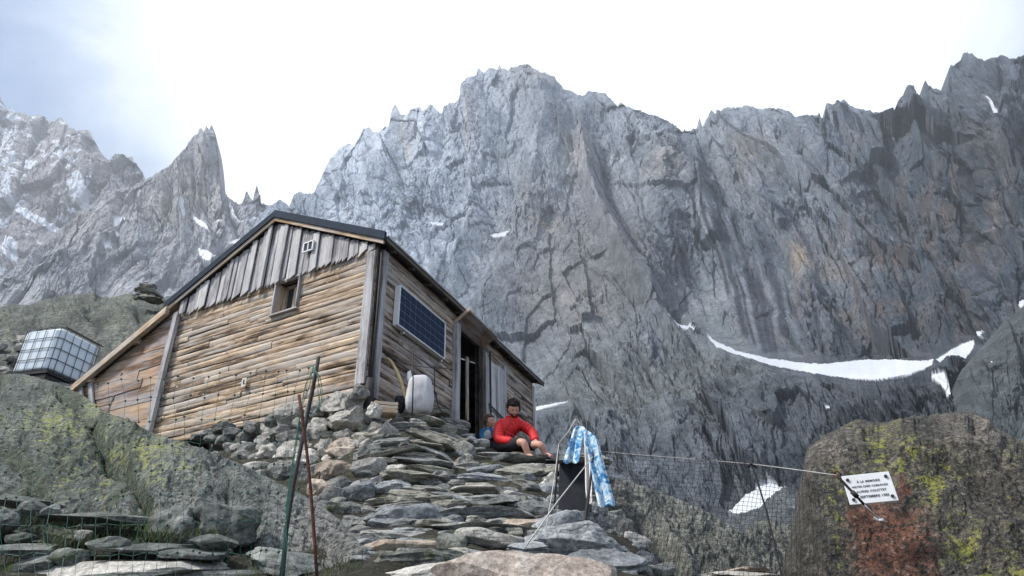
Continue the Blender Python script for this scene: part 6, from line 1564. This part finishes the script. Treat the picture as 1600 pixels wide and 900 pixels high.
def text_mesh(txt, size, centre, name, wfrac):
    cu = bpy.data.curves.new(name, 'FONT'); cu.body = txt; cu.size = size; cu.align_x = 'CENTER'; cu.align_y = 'CENTER'; cu.extrude = .001; cu.offset = size * .012; cu.space_character = 1.12
    o = bpy.data.objects.new('tmp', cu); COL.objects.link(o); dg = bpy.context.evaluated_depsgraph_get(); dg.update()
    me = bpy.data.meshes.new_from_object(o.evaluated_get(dg)); bpy.data.objects.remove(o)
    rotm = Matrix((ux, uy, un)).transposed().to_4x4(); me.transform(rotm)
    A_ = arr(me); c0 = (A_.max(0) + A_.min(0)) / 2; L_ = (A_ @ np.array(ux)); setarr(me, (A_ - c0) * (wfrac * Wp / (L_.max() - L_.min())))
    me.transform(Matrix.Translation(centre)); me.materials.clear(); me.materials.append(M_INK); me.name = name
    return obj(name, me, pl)
M_INK = simple_mat('dark_lettering', (.02, .022, .04), .6)
for txt, sz, fy, wf in (('\u00c0 LA MEMOIRE', .036, .25, .48), ('NOTRE CHER CAMARADE', .030, .08, .74), ('ALFRED COUTTET', .040, -.09, .62), ('5 SEPTEMBRE 1985', .036, -.27, .66)):
    text_mesh(txt, sz, pc + uy * (Hp * fy) + un * .0085 + ux * .004, 'lettering', wf)

# ================================================================ TOWELS
def cloth(name, quad, label, mat, folds=3, amp=.03, nx=30, ny=40, cat='towel', y2=.0):
    """hanging cloth between four picture corners (top left, top right, bottom right, bottom left)"""
    Q = [pt(*q) for q in quad]; P = np.zeros((ny, nx, 3))
    for j in range(ny):
        v = j / (ny - 1)
        for i in range(nx):
            u = i / (nx - 1); p_ = (Q[0].lerp(Q[1], u)).lerp(Q[3].lerp(Q[2], u), v)
            f = math.sin(u * math.pi * folds * 2 + 1.2 * v + .6 * math.sin(v * 5)) * amp * (.5 + .5 * v)
            P[j, i] = (p_.x + .4 * f * math.cos(u * 7), p_.y - f, p_.z + .012 * math.sin(u * 11 + 2) * v + (.02 * math.sin(u * math.pi) if v < .2 else 0))
    me = np_mesh(name, P.reshape(-1, 3), grid_faces(nx, ny), mat, True)
    o = obj(name, me, None, loc=Q[0]); s_ = o.modifiers.new('thickness', 'SOLIDIFY'); s_.thickness = .006
    return tag(o, label, cat)
def dye():
    m, nt, b = new_mat('tie_dye', .9, .1); tc = nd(nt, 'ShaderNodeTexCoord')
    f = noise_t(nt, nd(nt, 'ShaderNodeMapping', {'Vector': tc.outputs['Object'], 'Scale': (1.2, .3, .9)}).outputs[0], 16, 5, .7, 1.2)
    nt.links.new(ramp(nt, f, [(.36, (.03, .13, .32)), (.45, (.09, .28, .48)), (.51, (.36, .50, .62)), (.58, (.60, .66, .70))]), b.inputs['Base Color']); return m
DYE = dye()
cloth('towel', [(908, 667, 5.28), (936, 690, 5.2), (964, 789, 5.1), (934, 794, 5.12)], 'long blue and white tie-dye towel hanging on the fence post', DYE, 1.6, .022)
cloth('towel', [(896, 670, 5.45), (913, 668, 5.4), (903, 722, 5.4), (879, 724, 5.45)], 'short blue and white cloth hanging on the rope behind the long towel', DYE, 1.2, .02)
cloth('towel', [(912, 680, 5.33), (924, 684, 5.3), (924, 788, 5.3), (914, 772, 5.33)], 'narrow white cloth between the two tie-dye towels', simple_mat('white_cloth', (.70, .68, .66), .9, 0, .1, 12), 1, .02)
cloth('sheet', [(874, 720, 5.75), (922, 720, 5.65), (924, 800, 5.6), (872, 796, 5.7)], 'black sheet filling the dark area behind the towels under a flat stone', M_DARKCLOTH, 1, .008, cat='sheet')  # plain dark sheet standing in for the dark area below the towels
stone(898, 718, 56, 6, 0, 'slab', R_GREY, y=5.62, dk=.5, tilt=0, label='thin flat grey stone lying over the black sheet', cat='stone')

# ================================================================ GRASS
def grass():
    vs, fs = [], []
    spots = [((520, 775), 26, 90), ((545, 800), 20, 60), ((430, 892), 50, 130), ((530, 890), 50, 110), ((70, 880), 60, 300), ((150, 862), 70, 200), ((95, 842), 60, 160), ((190, 832), 60, 180), ((320, 842), 50, 120), ((60, 815), 50, 80), ((250, 842), 50, 160), ((708, 842), 12, 60), ((640, 868), 60, 60), ((730, 812), 40, 30), ((505, 830), 30, 70), ((200, 812), 60, 90), ((1020, 860), 20, 40)]
    for (cx, cy), sp, n_ in spots:
        for i in range(n_):
            x_, y_ = cx + random.gauss(0, sp * .5), cy + random.gauss(0, sp * .18)
            Y = sly(x_, y_) + .1 if x_ < 400 else hit(x_, y_)
            p_ = pt(x_, y_, Y - .02); h = random.uniform(.03, .085); a = random.uniform(0, 6.28); w_ = .0022
            d = Vector((math.cos(a), math.sin(a), 0)); ln = Vector((random.gauss(0, .35), random.gauss(0, .35), 1)) * h; k = len(vs)
            vs += [p_ - d * w_, p_ + d * w_, p_ + ln * .55 + d * w_ * .8, p_ + ln * .55 - d * w_ * .8, p_ + ln + Vector((ln.x, ln.y, 0)) * .5]
            fs += [(k, k + 1, k + 2, k + 3), (k + 3, k + 2, k + 4)]
    me = bpy.data.meshes.new('grass'); me.from_pydata([tuple(v) for v in vs], [], fs); me.materials.append(simple_mat('grass_blades', (.07, .09, .035), .8, 0, .5, 4))
    tag(obj('grass', me), kind='stuff')
grass()

# ================================================================ HAZE
def haze():
    bm = bmesh.new(); bmesh.ops.create_cube(bm, size=1.0)
    me = bpy.data.meshes.new('haze')
    for v in bm.verts: v.co = Vector((v.co.x * 3400 - 250, (v.co.y + .5) * 1640 - 40, (v.co.z + .5) * 1540 - 140))
    bm.to_mesh(me); bm.free()
    m = bpy.data.materials.new('haze'); m.use_nodes = True; nt = m.node_tree
    nt.nodes.clear(); out = nt.nodes.new('ShaderNodeOutputMaterial')
    v = nd(nt, 'ShaderNodeVolumePrincipled', {'Color': (.86, .93, 1, 1), 'Density': HAZE, 'Anisotropy': 0.2})
    nt.links.new(v.outputs[0], out.inputs['Volume']); me.materials.append(m)
    tag(link(bpy.data.objects.new('haze', me)), kind='stuff')
HAZE = 0.00023
haze()
